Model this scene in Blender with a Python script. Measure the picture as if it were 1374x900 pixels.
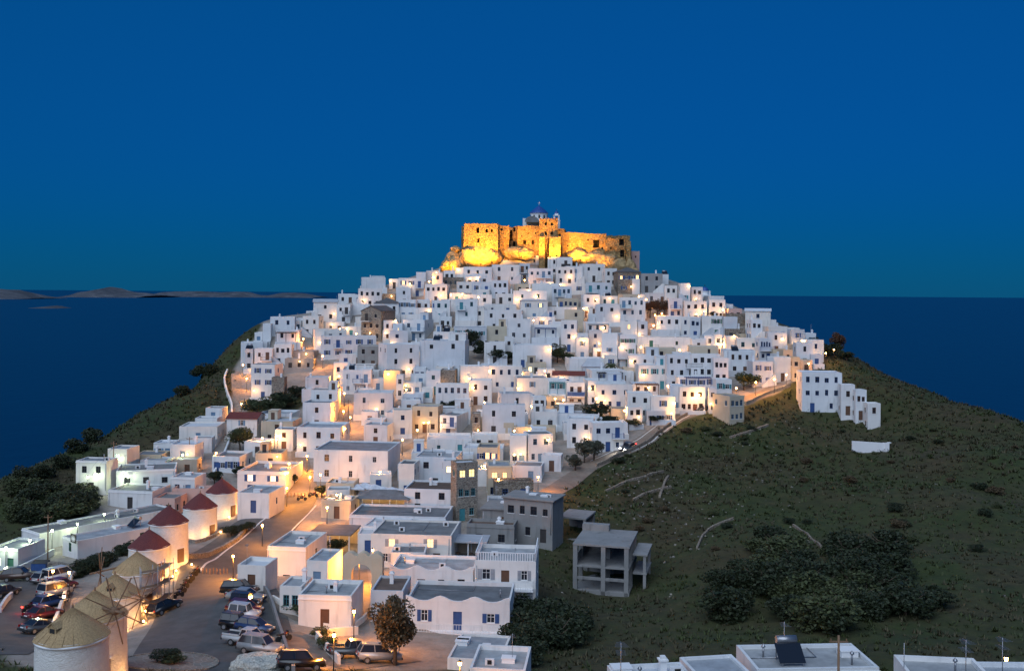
import bpy, bmesh, math, random
import numpy as np
from mathutils import Vector, Matrix, noise
R = math.radians
rnd = random.Random(7)
sc = bpy.context.scene
for o in list(bpy.data.objects): bpy.data.objects.remove(o)
col = sc.collection
# ------------------------------------------------------------- camera, sky, dusk light
CAM_Z = 100.0; F = 1336.0
TH = math.atan(11.0 / 1374.0)
cam = bpy.data.cameras.new('camera'); cam_o = bpy.data.objects.new('camera', cam); col.objects.link(cam_o)
cam_o.location = (0, 0, CAM_Z); cam_o.rotation_euler = (R(90), -TH, 0)
cam.sensor_width = 36; cam.lens = 36 * F / 1374; cam.shift_y = -57.5 / 1374
cam.clip_start = .5; cam.clip_end = 90000
sc.camera = cam_o
world = bpy.data.worlds.new('World'); sc.world = world; world.use_nodes = True
nt = world.node_tree; nt.nodes.clear()
sky = nt.nodes.new('ShaderNodeTexSky'); sky.sky_type = 'NISHITA'; sky.sun_disc = False
SUN_AZ = R(205); SUN_EL = R(48)
sky.sun_elevation = R(3.3); sky.sun_rotation = R(195)
sky.altitude = 100; sky.air_density = 0.92; sky.dust_density = 0.0; sky.ozone_density = 8.0
bg = nt.nodes.new('ShaderNodeBackground'); bg.inputs['Strength'].default_value = 0.125
out = nt.nodes.new('ShaderNodeOutputWorld')
tint = nt.nodes.new('ShaderNodeMix'); tint.data_type = 'RGBA'; tint.blend_type = 'MULTIPLY'; tint.inputs[0].default_value = 1.0; tint.inputs[7].default_value = (.10, .78, 1.15, 1)
# even twilight glow scattered over the whole dome, added to the clear-air sky
glow = nt.nodes.new('ShaderNodeMix'); glow.data_type = 'RGBA'; glow.blend_type = 'MIX'; glow.inputs[0].default_value = .58
glow.inputs[7].default_value = (.012, .80, 2.12, 1)
nt.links.new(sky.outputs[0], tint.inputs[6]); nt.links.new(tint.outputs[2], glow.inputs[6]); nt.links.new(glow.outputs[2], bg.inputs['Color']); nt.links.new(bg.outputs[0], out.inputs['Surface'])
sl = bpy.data.lights.new('afterglow_sun', 'SUN'); sl.energy = 2.45; sl.angle = R(70); sl.color = (.76, .86, 1.0)
so = bpy.data.objects.new('afterglow_sun', sl); col.objects.link(so)
_d = Vector((math.sin(SUN_AZ) * math.cos(SUN_EL), math.cos(SUN_AZ) * math.cos(SUN_EL), math.sin(SUN_EL)))
so.rotation_euler = _d.to_track_quat('Z', 'Y').to_euler(); so.location = (-60, -60, 200)
sc.view_settings.view_transform = 'Standard'; sc.view_settings.look = 'None'
sc.view_settings.exposure = 0.0; sc.view_settings.gamma = 1
sc.render.engine = 'CYCLES'
cy = sc.cycles
cy.use_denoising = True
try: cy.denoiser = 'OPENIMAGEDENOISE'
except Exception: pass
cy.max_bounces = 5; cy.diffuse_bounces = 3; cy.glossy_bounces = 2; cy.transmission_bounces = 2; cy.transparent_max_bounces = 4
cy.caustics_reflective = False; cy.caustics_refractive = False; cy.sample_clamp_indirect = 4
try: cy.use_light_tree = True
except Exception: pass

# ------------------------------------------------------------- helpers
def unroll(px, py):
    u = px - 687.0; v = py - 392.5
    return u * math.cos(TH) + v * math.sin(TH), -u * math.sin(TH) + v * math.cos(TH)
def at(px, py, Y):
    u, v = unroll(px, py)
    return Vector((u * Y / F, Y, CAM_Z - v * Y / F))
def tag(o, label=None, cat=None, group=None, kind=None):
    if label: o['label'] = label
    if cat: o['category'] = cat
    if group: o['group'] = group
    if kind: o['kind'] = kind
    return o
def empty(name, loc=(0, 0, 0), rz=0, size=.3):
    o = bpy.data.objects.new(name, None); col.objects.link(o); o.empty_display_size = size
    o.location = loc; o.rotation_euler = (0, 0, rz); return o
def inst(name, me, parent=None, loc=(0, 0, 0), rot=(0, 0, 0), scale=None):
    o = bpy.data.objects.new(name, me); col.objects.link(o)
    o.location = loc; o.rotation_euler = rot
    if scale is not None: o.scale = scale if hasattr(scale, '__len__') else (scale,) * 3
    if parent is not None: o.parent = parent
    return o
def copy_tree(o, parent=None):
    c = o.copy(); col.objects.link(c); c.parent = parent
    for ch in list(o.children): copy_tree(ch, c)
    return c
class MB:
    def __init__(s): s.v = []; s.f = []; s.m = []; s.sm = []
    def quad(s, a, b, c, d, m=0, smooth=False):
        n = len(s.v); s.v += [tuple(a), tuple(b), tuple(c), tuple(d)]; s.f.append((n, n+1, n+2, n+3)); s.m.append(m); s.sm.append(smooth)
    def tri(s, a, b, c, m=0):
        n = len(s.v); s.v += [tuple(a), tuple(b), tuple(c)]; s.f.append((n, n+1, n+2)); s.m.append(m); s.sm.append(False)
    def poly(s, pts, m=0):
        n = len(s.v); s.v += [tuple(p) for p in pts]; s.f.append(tuple(range(n, n+len(pts)))); s.m.append(m); s.sm.append(False)
    def box(s, x0, x1, y0, y1, z0, z1, m=0):
        n = len(s.v)
        s.v += [(x0,y0,z0),(x1,y0,z0),(x1,y1,z0),(x0,y1,z0),(x0,y0,z1),(x1,y0,z1),(x1,y1,z1),(x0,y1,z1)]
        for q in ((0,3,2,1),(4,5,6,7),(0,1,5,4),(1,2,6,5),(2,3,7,6),(3,0,4,7)):
            s.f.append(tuple(n+i for i in q)); s.m.append(m); s.sm.append(False)
    def obox(s, p, q, w, h, m=0, up=(0,0,1)):
        # bar from p to q, section w x h
        p = Vector(p); q = Vector(q); d = (q-p)
        if d.length < 1e-6: return
        d.normalize(); upv = Vector(up)
        if abs(d.dot(upv)) > .95: upv = Vector((0,1,0))
        a = d.cross(upv).normalized()*w/2; b = a.cross(d).normalized()*h/2
        n = len(s.v)
        for c in (p, q):
            for (i, j) in ((-1,-1),(1,-1),(1,1),(-1,1)): s.v.append(tuple(c+a*i+b*j))
        for f in ((3,2,1,0),(4,5,6,7),(0,1,5,4),(1,2,6,5),(2,3,7,6),(3,0,4,7)):
            s.f.append(tuple(n+i for i in f)); s.m.append(m); s.sm.append(False)
    def tube(s, pts, r, seg=6, m=0, r2=None, cap=True):
        pts = [Vector(p) for p in pts]; k = len(pts); n = len(s.v)
        for i, p in enumerate(pts):
            d = (pts[min(i+1,k-1)] - pts[max(i-1,0)]).normalized()
            u = Vector((0,0,1)) if abs(d.z) < .9 else Vector((1,0,0))
            a = d.cross(u).normalized(); b = a.cross(d).normalized()
            rr = r if r2 is None else r + (r2-r)*i/(k-1)
            for j in range(seg):
                t = 2*math.pi*j/seg; s.v.append(tuple(p + a*math.cos(t)*rr + b*math.sin(t)*rr))
        for i in range(k-1):
            for j in range(seg):
                j2 = (j+1) % seg
                s.f.append((n+i*seg+j, n+i*seg+j2, n+(i+1)*seg+j2, n+(i+1)*seg+j)); s.m.append(m); s.sm.append(True)
        if cap:
            s.f.append(tuple(n+j for j in reversed(range(seg)))); s.m.append(m); s.sm.append(False)
            s.f.append(tuple(n+(k-1)*seg+j for j in range(seg))); s.m.append(m); s.sm.append(False)
    def lathe(s, prof, seg=16, m=0, cx=0, cy=0, smooth=True):
        n = len(s.v)
        for (r, z) in prof:
            for j in range(seg):
                t = 2*math.pi*j/seg; s.v.append((cx+r*math.cos(t), cy+r*math.sin(t), z))
        for i in range(len(prof)-1):
            for j in range(seg):
                j2 = (j+1) % seg
                s.f.append((n+i*seg+j, n+i*seg+j2, n+(i+1)*seg+j2, n+(i+1)*seg+j)); s.m.append(m); s.sm.append(smooth)
    def mesh(s, name, mats):
        me = bpy.data.meshes.new(name); me.from_pydata(s.v, [], s.f)
        for mt in mats: me.materials.append(mt)
        me.polygons.foreach_set('material_index', s.m); me.polygons.foreach_set('use_smooth', s.sm)
        me.update(); return me
    def build(s, name, mats, parent=None, loc=(0,0,0), rot=(0,0,0)):
        if not isinstance(mats, (list, tuple)): mats = [mats]
        return inst(name, s.mesh(name, mats), parent, loc, rot)
# ------------------------------------------------------------- materials
MAT = {}
def newmat(name):
    m = bpy.data.materials.new(name); m.use_nodes = True; MAT[name] = m
    return m, m.node_tree, m.node_tree.nodes['Principled BSDF']
def ramp(nt, fac, stops):
    r = nt.nodes.new('ShaderNodeValToRGB'); e = r.color_ramp.elements
    while len(e) < len(stops): e.new(.5)
    for i, (p, c) in enumerate(stops): e[i].position = p; e[i].color = (*c, 1)
    nt.links.new(fac, r.inputs[0]); return r.outputs[0]
def noise_tex(nt, scale, detail=4, coord='Object', rough=.55, stretch=None):
    tc = nt.nodes.new('ShaderNodeTexCoord'); n = nt.nodes.new('ShaderNodeTexNoise')
    n.inputs['Scale'].default_value = scale; n.inputs['Detail'].default_value = detail; n.inputs['Roughness'].default_value = rough
    src = tc.outputs[coord]
    if stretch:
        mp = nt.nodes.new('ShaderNodeMapping'); mp.inputs['Scale'].default_value = stretch
        nt.links.new(src, mp.inputs[0]); src = mp.outputs[0]
    nt.links.new(src, n.inputs['Vector']); return n.outputs['Fac']
def mixc(nt, fac, a, b, mode='MIX'):
    x = nt.nodes.new('ShaderNodeMix'); x.data_type = 'RGBA'; x.blend_type = mode
    for sock, val in ((0, fac), (6, a), (7, b)):
        if hasattr(val, 'links') or isinstance(val, bpy.types.NodeSocket): nt.links.new(val, x.inputs[sock])
        elif sock == 0: x.inputs[0].default_value = val
        else: x.inputs[sock].default_value = (*val, 1)
    return x.outputs[2]
def bump(nt, bsdf, h, strength=.3, dist=.05):
    b = nt.nodes.new('ShaderNodeBump'); b.inputs['Strength'].default_value = strength; b.inputs['Distance'].default_value = dist
    nt.links.new(h, b.inputs['Height']); nt.links.new(b.outputs[0], bsdf.inputs['Normal'])
def plaster(name, c, var=.10, tint=True, stain=.5):
    m, nt, b = newmat(name)
    n1 = noise_tex(nt, .35, 5); n2 = noise_tex(nt, 1.2, 4, stretch=(1, 1, .18))
    dark = tuple(x*(1-var*2.2) for x in c)
    cc = ramp(nt, n1, [(.30, tuple(x*(1-var) for x in c)), (.62, c)])
    st = ramp(nt, n2, [(.54, (0,0,0)), (.74, (stain,)*3)])
    cc = mixc(nt, st, cc, dark)
    if tint:
        oi = nt.nodes.new('ShaderNodeObjectInfo')
        t = ramp(nt, oi.outputs['Random'], [(0, (1,.93,.85)), (.2, (1,1,1)), (.45, (.90,.95,1)), (.65, (1,.97,.93)), (.85, (.84,.88,.94)), (1, (.70,.73,.78))])
        cc = mixc(nt, 1.0, cc, t, 'MULTIPLY')
    nt.links.new(cc, b.inputs['Base Color']); b.inputs['Roughness'].default_value = .9
    bump(nt, b, noise_tex(nt, 5, 5), .35, .04)
    return m
def plain(name, c, rough=.6, metal=0, var=.15, scale=2.0):
    m, nt, b = newmat(name)
    cc = ramp(nt, noise_tex(nt, scale, 4), [(.3, tuple(x*(1-var) for x in c)), (.7, tuple(min(1,x*(1+var)) for x in c))])
    nt.links.new(cc, b.inputs['Base Color']); b.inputs['Roughness'].default_value = rough; b.inputs['Metallic'].default_value = metal
    return m
def emit(name, c, strength):
    m, nt, b = newmat(name)
    b.inputs['Base Color'].default_value = (*c, 1); b.inputs['Emission Color'].default_value = (*c, 1); b.inputs['Emission Strength'].default_value = strength
    return m
def stonework(name, cols, scale=2.2, mortar=(.45,.40,.33), flat=.75, bumpd=.08):
    m, nt, b = newmat(name)
    tc = nt.nodes.new('ShaderNodeTexCoord'); mp = nt.nodes.new('ShaderNodeMapping'); mp.inputs['Scale'].default_value = (1, 1, 1.5)
    nt.links.new(tc.outputs['Object'], mp.inputs[0])
    v = nt.nodes.new('ShaderNodeTexVoronoi'); v.inputs['Scale'].default_value = scale; nt.links.new(mp.outputs[0], v.inputs['Vector'])
    e = nt.nodes.new('ShaderNodeTexVoronoi'); e.feature = 'DISTANCE_TO_EDGE'; e.inputs['Scale'].default_value = scale; nt.links.new(mp.outputs[0], e.inputs['Vector'])
    sep = nt.nodes.new('ShaderNodeSeparateColor'); nt.links.new(v.outputs['Color'], sep.inputs[0])
    cc = ramp(nt, sep.outputs[0], [(i/(len(cols)-1), c) for i, c in enumerate(cols)])
    ed = ramp(nt, e.outputs['Distance'], [(.02, (1,1,1)), (.08, (0,0,0))])
    cc = mixc(nt, ed, cc, mortar)
    big = ramp(nt, noise_tex(nt, .25, 5), [(.3, (flat,)*3), (.7, (1,1,1))])
    cc = mixc(nt, 1.0, cc, big, 'MULTIPLY')
    nt.links.new(cc, b.inputs['Base Color']); b.inputs['Roughness'].default_value = .95
    hh = ramp(nt, e.outputs['Distance'], [(0, (0,0,0)), (.15, (1,1,1))])
    bump(nt, b, hh, .8, bumpd)
    return m
white = plaster('white_plaster', (.80, .79, .77), .13, True, .75)
whiteb = plaster('white_lime_wash', (.82, .82, .82), .06, False, .3)
cream = plaster('cream_plaster', (.62, .52, .38), .14)
greyp = plaster('grey_render', (.36, .34, .32), .2)
pinkp = plaster('pink_plaster', (.62, .40, .34), .1, False)
concrete = plaster('raw_concrete', (.27, .27, .265), .2, False, .8)
stone = stonework('rubble_stone', [(.15,.13,.11), (.27,.235,.19), (.20,.18,.155), (.33,.30,.25)])
stoneb = stonework('brown_stone', [(.16,.12,.09), (.24,.18,.13), (.20,.16,.12), (.30,.24,.18)])
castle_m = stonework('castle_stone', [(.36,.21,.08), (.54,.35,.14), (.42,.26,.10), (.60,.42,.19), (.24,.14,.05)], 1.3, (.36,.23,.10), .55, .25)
mill_wall = stonework('whitewashed_stone', [(.70,.67,.62), (.80,.78,.74), (.75,.72,.68)], 3.4, (.74,.72,.68), .92, .035)
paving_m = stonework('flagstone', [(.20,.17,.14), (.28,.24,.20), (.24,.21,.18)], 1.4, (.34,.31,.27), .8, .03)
def roofmat(name, c, var=.42):
    m, nt, b = newmat(name)
    cc = ramp(nt, noise_tex(nt, .6, 6, rough=.65), [(.25, tuple(x*(1-var) for x in c)), (.55, c), (.8, tuple(min(.9, x*(1+var)) for x in c))])
    oi = nt.nodes.new('ShaderNodeObjectInfo'); t = ramp(nt, oi.outputs['Random'], [(0, (.6,.6,.6)), (.5, (1,1,1)), (1, (1.0,.95,.88))])
    cc = mixc(nt, 1.0, cc, t, 'MULTIPLY')
    nt.links.new(cc, b.inputs['Base Color']); b.inputs['Roughness'].default_value = .85; bump(nt, b, noise_tex(nt, 4, 4), .3, .03)
    return m
roof_grey = roofmat('roof_screed', (.36, .39, .42))
roof_white = roofmat('roof_limewash', (.60, .63, .67), .15)
roof_dark = roofmat('roof_felt', (.20, .21, .22))
roof_brown = roofmat('roof_brown', (.16, .11, .085))
def tilemat(name, c):
    m, nt, b = newmat(name)
    tc = nt.nodes.new('ShaderNodeTexCoord'); w = nt.nodes.new('ShaderNodeTexWave'); w.inputs['Scale'].default_value = 1.6; w.inputs['Distortion'].default_value = .4
    nt.links.new(tc.outputs['Object'], w.inputs['Vector'])
    cc = ramp(nt, noise_tex(nt, 1.5, 5), [(.3, tuple(x*.7 for x in c)), (.7, c)])
    nt.links.new(cc, b.inputs['Base Color']); b.inputs['Roughness'].default_value = .8; bump(nt, b, w.outputs['Fac'], .6, .08)
    return m
tile_red = tilemat('dark_red_tile', (.20, .045, .035))
tile_grey = tilemat('slate_grey_tile', (.13, .125, .125))
def thatchmat(name, c):
    m, nt, b = newmat(name)
    n = noise_tex(nt, 3.0, 6, stretch=(3, 3, .35), rough=.7)
    cc = ramp(nt, n, [(.25, tuple(x*.45 for x in c)), (.5, c), (.8, tuple(x*1.4 for x in c))])
    nt.links.new(cc, b.inputs['Base Color']); b.inputs['Roughness'].default_value = .95; bump(nt, b, n, .8, .12)
    return m
thatch = thatchmat('reed_thatch', (.42, .29, .15))
redcone = thatchmat('red_boards', (.13, .035, .036))
glass, _n, _b = newmat('dark_glass'); _b.inputs['Base Color'].default_value = (.018, .022, .032, 1); _b.inputs['Roughness'].default_value = .08
P = {'blue': plain('blue_paint', (.03, .08, .23), .5), 'teal': plain('teal_paint', (.05, .24, .28), .5), 'green': plain('green_paint', (.05, .16, .11), .5),
     'brown': plain('brown_wood', (.12, .06, .035), .6), 'dark': plain('dark_wood', (.04, .035, .035), .6), 'white': plain('white_paint', (.72, .72, .72), .5),
     'grey': plain('grey_paint', (.30, .32, .35), .5), 'lblue': plain('pale_blue_paint', (.14, .25, .38), .5)}
iron = plain('dark_iron', (.03, .03, .032), .5, .6)
galv = plain('galvanised_steel', (.35, .36, .38), .4, .8)
wood = plain('weathered_wood', (.20, .12, .07), .8)
void_m = plain('unlit_interior', (.02, .02, .022), .9)
lit_warm = emit('lit_window_warm', (1, .62, .24), 2.2)
lit_pale = emit('lit_window_pale', (1, .80, .45), 2.2)
lit_green = emit('lit_window_fluorescent', (.80, 1.0, .62), 2.0)
bulb_warm = emit('sodium_bulb', (1, .58, .18), 40)
bulb_white = emit('warm_white_bulb', (1, .80, .48), 40)
bulb_green = emit('fluorescent_bulb', (.85, 1, .65), 30)
bulb_head = emit('headlamp_glow', (1, .95, .85), 30)
bulb_red = emit('tail_lamp_glow', (1, .03, .02), 12)
blue_dome = plain('blue_dome_paint', (.02, .075, .28), .45)
# ------------------------------------------------------------- terrain
CP = [ # (photo x, photo y, distance)
 (720,357,338),(610,364,336),(850,366,340),(660,380,326),(780,380,326),(700,400,314),(600,420,300),(800,420,301),(700,450,286),(560,450,286),(640,500,258),
 (820,470,277),(900,440,290),(960,470,277),(1000,470,272),(900,520,247),(760,520,247),(700,560,228),(580,560,230),(640,620,200),(560,650,186),(730,640,188),(800,625,194),
 (860,595,208),(925,553,226),(1000,545,228),(1060,515,240),(1080,500,246),(1140,560,222),(1180,572,216),
 (500,390,322),(540,400,314),(470,430,302),(430,440,298),(480,500,260),(440,560,230),(420,480,272),(350,470,280),(330,520,256),(320,560,233),(380,540,240),(400,620,200),(470,650,186),
 (300,610,204),(230,640,190),(130,655,182),(320,700,164),(400,680,174),(420,660,182),(300,755,145),(250,800,126),(220,822,113),(330,800,117),(330,860,100),(340,900,90),(270,890,92),
 (210,775,135),(230,748,139),(270,718,161),(298,695,172),(183,812,118),(154,845,111),(60,800,124),(30,780,132),(20,860,100),(90,760,140),(30,740,150),(110,720,158),
 (480,770,136),(450,850,108),(400,850,106),(520,890,96),(560,760,140),(600,720,160),(650,830,118),(690,760,140),(720,740,152),(780,760,150),(830,805,137),(760,850,112),(720,890,100),(860,860,108),
 (900,760,142),(900,680,172),(900,620,197),(850,680,172),(1000,620,196),(1000,700,160),(1000,780,128),(1000,850,104),(1050,560,222),(1100,640,184),(1100,720,150),(1100,800,120),(1200,850,104),(1200,760,132),(1200,660,172),(1250,600,195),(1340,700,150),(1340,620,180),(1340,800,118),
 (1130,483,256),(1200,512,238),(1290,545,218),(1374,572,204),(1105,470,264),(1030,430,292),(960,405,308),(890,375,325),
 (300,500,268),(250,528,250),(200,553,236),(150,580,222),(100,607,206),(50,628,194),(0,648,182),(60,660,178),(100,640,190),(180,600,210),(330,445,288),(400,425,300),(250,570,222)]
WP = [ # beyond the skyline and outside the frame, world x, y, z
 (-29,84,66.8),(-33,75,68.2),(-31.5,87,66.4),(-33,66,68.6),(-45,60,70),(-60,85,66),
 (0,380,110),(20,395,109),(-20,375,109),(0,450,84),(40,450,80),(-50,430,70),(0,540,36),(60,540,34),(-80,480,38),(0,640,-12),(80,640,-14),(-100,600,-14),
 (-78,340,76),(-105,330,58),(-150,340,16),(-190,330,-12),(-100,280,58),(-125,270,36),(-165,260,-2),(-108,230,54),(-135,225,30),(-175,215,-6),(-112,190,50),(-140,180,26),(-180,170,-8),(-108,150,52),(-150,120,24),(-200,100,-6),(-100,100,60),(-150,60,40),(-230,40,-4),
 (95,330,78),(125,320,56),(170,320,14),(210,330,-14),(122,270,60),(150,270,34),(190,270,-4),(130,230,54),(165,230,24),(205,230,-8),(128,190,52),(170,180,20),(215,170,-10),(112,150,58),(150,130,44),(220,120,0),(100,110,62),(160,70,56),(250,50,4),
 (30,70,68),(0,80,66),(50,60,69),(70,75,66),(15,55,70),(-10,55,72),(0,36,80),(40,30,84),(-40,34,80),(80,36,78),
 (-320,200,-20),(-320,500,-20),(320,200,-20),(320,500,-20),(0,720,-22),(200,720,-22),(-200,720,-22),(200,480,-16),(-200,460,-18),(-320,720,-22),(320,720,-22)]
pts = [at(*c) for c in CP] + [Vector(w) for w in WP]
A = np.array([[p.x, p.y] for p in pts]) / 100.0; zz = np.array([p.z for p in pts])
def tps(r2): return np.where(r2 > 1e-12, .5 * r2 * np.log(np.maximum(r2, 1e-12)), 0)
n_ = len(A); K = tps(((A[:, None, :] - A[None]) ** 2).sum(-1)) + np.eye(n_) * 2e-4
Pm = np.hstack([np.ones((n_, 1)), A]); S = np.zeros((n_+3, n_+3)); S[:n_, :n_] = K; S[:n_, n_:] = Pm; S[n_:, :n_] = Pm.T
sol = np.linalg.solve(S, np.concatenate([zz, np.zeros(3)]))
GX0, GX1, GY0, GY1, GS = -320.0, 320.0, 30.0, 720.0, 2.0
gx = np.arange(GX0, GX1 + .1, GS); gy = np.arange(GY0, GY1 + .1, GS)
NX, NY = len(gx), len(gy)
G = np.zeros((NY, NX))
for j, y in enumerate(gy):
    q = np.stack([gx, np.full(NX, y)], 1) / 100.0
    G[j] = tps(((q[:, None, :] - A[None]) ** 2).sum(-1)) @ sol[:n_] + sol[n_] + q @ sol[n_+1:]
def ground(x, y):
    fx = min(max((x - GX0) / GS, 0), NX - 1.001); fy = min(max((y - GY0) / GS, 0), NY - 1.001)
    i = int(fx); j = int(fy); a = fx - i; b = fy - j
    return float((G[j,i]*(1-a) + G[j,i+1]*a)*(1-b) + (G[j+1,i]*(1-a) + G[j+1,i+1]*a)*b)
def hit(px, py, h=0.0, y0=60.0, y1=520.0):
    """where the sight line through a photo point meets the terrain raised by h"""
    y = y0; prev = None
    while y < y1:
        p = at(px, py, y); d = p.z - (ground(p.x, p.y) + h)
        if d <= 0: break
        y += .5
    return at(px, py, y)
def gp(px, py, dz=0): p = hit(px, py); p.z = ground(p.x, p.y) + dz; return p
def inpoly(x, y, poly):
    c = False; n = len(poly); j = n-1
    for i in range(n):
        xi, yi = poly[i]; xj, yj = poly[j]
        if (yi > y) != (yj > y) and x < (xj-xi)*(y-yi)/(yj-yi)+xi: c = not c
        j = i
    return c
town_px = [(306,560),(314,535),(314,505),(322,478),(345,450),(440,400),(500,378),(600,362),(720,356),(860,366),(960,400),(1040,432),(1105,470),(1085,500),(1010,540),(930,556),(870,580),(820,612),(770,640),(740,660),(690,700),(700,800),(690,895),(600,899),(480,899),(380,899),(300,899),(180,899),(20,899),(2,860),(2,770),(20,745),(120,700),(112,652),(205,622),(238,590),(290,580)]
garden_px = [(326,556),(338,545),(370,532),(408,520),(408,545),(392,560),(350,566)]
garden_poly = [(p.x, p.y) for p in (gp(*q) for q in garden_px)]
town_poly = [(p.x, p.y) for p in (gp(*q) for q in town_px)]
# low relief away from the town, kept out of the built ground
mask = np.zeros((NY, NX))
for j, y in enumerate(gy):
    if y > 380: continue
    for i, x in enumerate(gx):
        if abs(x) < 120 and inpoly(x, y, town_poly) and not inpoly(x, y, garden_poly): mask[j, i] = 1
for k in range(3):
    mm = mask.copy(); mm[1:-1,1:-1] = (mask[1:-1,1:-1]*2 + mask[:-2,1:-1] + mask[2:,1:-1] + mask[1:-1,:-2] + mask[1:-1,2:]) / 6; mask = mm
for j, y in enumerate(gy):
    for i, x in enumerate(gx):
        a = 1 - mask[j, i]
        if a > .05:
            G[j, i] += a * (noise.fractal(Vector((x*.05, y*.05, 3.1)), 1.0, 2.0, 4) * .9 + .35 * noise.noise(Vector((x*.3, y*.3, 0))))
me = bpy.data.meshes.new('hillside')
XX, YY = np.meshgrid(gx, gy)
co = np.stack([XX, YY, G], -1).reshape(-1, 3)
idx = np.arange(NX*NY).reshape(NY, NX)
fc = np.stack([idx[:-1,:-1], idx[:-1,1:], idx[1:,1:], idx[1:,:-1]], -1).reshape(-1, 4)
me.from_pydata(co.tolist(), [], fc.tolist()); me.polygons.foreach_set('use_smooth', [True]*len(me.polygons))
at_ = me.attributes.new('paved', 'FLOAT', 'POINT'); at_.data.foreach_set('value', mask.reshape(-1).astype(np.float32))
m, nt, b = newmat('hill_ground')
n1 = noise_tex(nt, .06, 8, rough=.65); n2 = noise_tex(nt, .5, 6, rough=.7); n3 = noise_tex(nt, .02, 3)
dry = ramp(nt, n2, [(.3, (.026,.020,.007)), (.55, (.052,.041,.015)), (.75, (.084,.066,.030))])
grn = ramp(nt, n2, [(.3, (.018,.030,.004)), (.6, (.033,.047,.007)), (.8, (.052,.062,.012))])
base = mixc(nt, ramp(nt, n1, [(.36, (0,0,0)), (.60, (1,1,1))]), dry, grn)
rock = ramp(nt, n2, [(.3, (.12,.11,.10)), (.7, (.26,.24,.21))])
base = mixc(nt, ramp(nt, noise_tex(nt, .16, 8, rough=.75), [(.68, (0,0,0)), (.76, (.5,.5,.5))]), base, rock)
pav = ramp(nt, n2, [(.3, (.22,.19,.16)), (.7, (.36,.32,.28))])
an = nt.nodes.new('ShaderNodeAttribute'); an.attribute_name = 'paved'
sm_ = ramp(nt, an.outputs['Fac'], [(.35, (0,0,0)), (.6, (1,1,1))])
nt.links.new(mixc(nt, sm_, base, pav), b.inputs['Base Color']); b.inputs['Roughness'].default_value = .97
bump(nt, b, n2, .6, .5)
me.materials.append(m)
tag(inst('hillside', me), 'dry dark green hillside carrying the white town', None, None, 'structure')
# sea
m, nt, b = newmat('sea_water')
b.inputs['Base Color'].default_value = (.002, .012, .034, 1); b.inputs['Roughness'].default_value = .3; b.inputs['IOR'].default_value = 1.33; b.inputs['Specular IOR Level'].default_value = .32
bump(nt, b, noise_tex(nt, .05, 6, stretch=(1, .5, 1)), .5, 1.2)
mb = MB(); mb.quad((-60000,-4000,0),(60000,-4000,0),(60000,85000,0),(-60000,85000,0))
tag(mb.build('sea', m), 'calm dark blue evening sea', None, None, 'structure')
# islands on the horizon
m, nt, b = newmat('hazed_island_rock')
nt.links.new(ramp(nt, noise_tex(nt, .004, 8, rough=.65), [(.40, (.040,.048,.060)), (.58, (.085,.092,.105)), (.70, (.22,.22,.225))]), b.inputs['Base Color']); b.inputs['Roughness'].default_value = 1  # distant haze is put into the blue-grey rock tones
island_m = m
def island(pxs, D, lab, seed, depth):
    """profile of (photo x, photo y) points along the ridge at distance D"""
    w = []
    for (x, y) in pxs:
        u, v = unroll(x, y); w.append((u*D/F, max(0, CAM_Z - v*D/F)))
    mb = MB(); NXI, NYI = 90, 26; x0, x1 = w[0][0], w[-1][0]
    rows = []
    for j in range(NYI):
        t = j/(NYI-1)*2-1; row = []
        for i in range(NXI):
            x = x0 + (x1-x0)*i/(NXI-1)
            h = np.interp(x, [q[0] for q in w], [q[1] for q in w])
            pf = max(0, 1-abs(t)**1.6)
            nn = 1 + .35*noise.fractal(Vector((x*.0016+seed, t*2.2, seed)), 1, 2, 5)
            row.append((x, D + t*depth, h*pf*max(.2, nn) - 4))
        rows.append(row)
    for j in range(NYI-1):
        for i in range(NXI-1):
            mb.quad(rows[j][i], rows[j][i+1], rows[j+1][i+1], rows[j+1][i], 0, True)
    o = mb.build('island', island_m); tag(o, lab, 'island', None, 'structure')
island([(112,396),(125,389),(140,385),(155,387),(170,391),(200,394),(215,396)], 13000, 'high barren island with a pale cliff on the horizon', 1.3, 900)
island([(195,397),(230,391),(262,390),(300,393),(330,392),(345,396),(360,396),(380,392),(400,392),(432,398)], 15000, 'long low chain of barren islands on the horizon', 4.2, 900)
island([(-120,394),(-60,388),(0,388),(30,390),(45,394),(58,399)], 10000, 'rounded barren headland beyond a flat islet', 7.7, 700)
island([(-140,412),(-60,409),(0,414),(45,412),(75,409),(92,414)], 5200, 'flat low islet in the bay before the headland', 9.4, 160)
# ------------------------------------------------------------- roads and paths
def asphaltmat(name, c):
    m, nt, b = newmat(name)
    nt.links.new(ramp(nt, noise_tex(nt, .5, 7, rough=.7), [(.3, tuple(x*.7 for x in c)), (.7, tuple(x*1.25 for x in c))]), b.inputs['Base Color'])
    b.inputs['Roughness'].default_value = .8; bump(nt, b, noise_tex(nt, 12, 3), .3, .02); return m
asph = asphaltmat('asphalt', (.10, .096, .092))
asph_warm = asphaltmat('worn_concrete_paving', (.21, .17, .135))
line_m = plain('road_streak_white', (.62, .62, .60), .7)  # flat white of the road lines and the painted headlight trails
def smooth_path(ps, step=1.0):
    out_ = []
    P_ = [ps[0]] + list(ps) + [ps[-1]]
    for i in range(1, len(P_)-2):
        p0, p1, p2, p3 = P_[i-1:i+3]; n = max(2, int((p2-p1).length/step))
        for k in range(n):
            t = k/n
            out_.append(.5*((2*p1)+(p2-p0)*t+(2*p0-5*p1+4*p2-p3)*t*t+(3*p1-p0-3*p2+p3)*t**3))
    out_.append(ps[-1]); return out_
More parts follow.
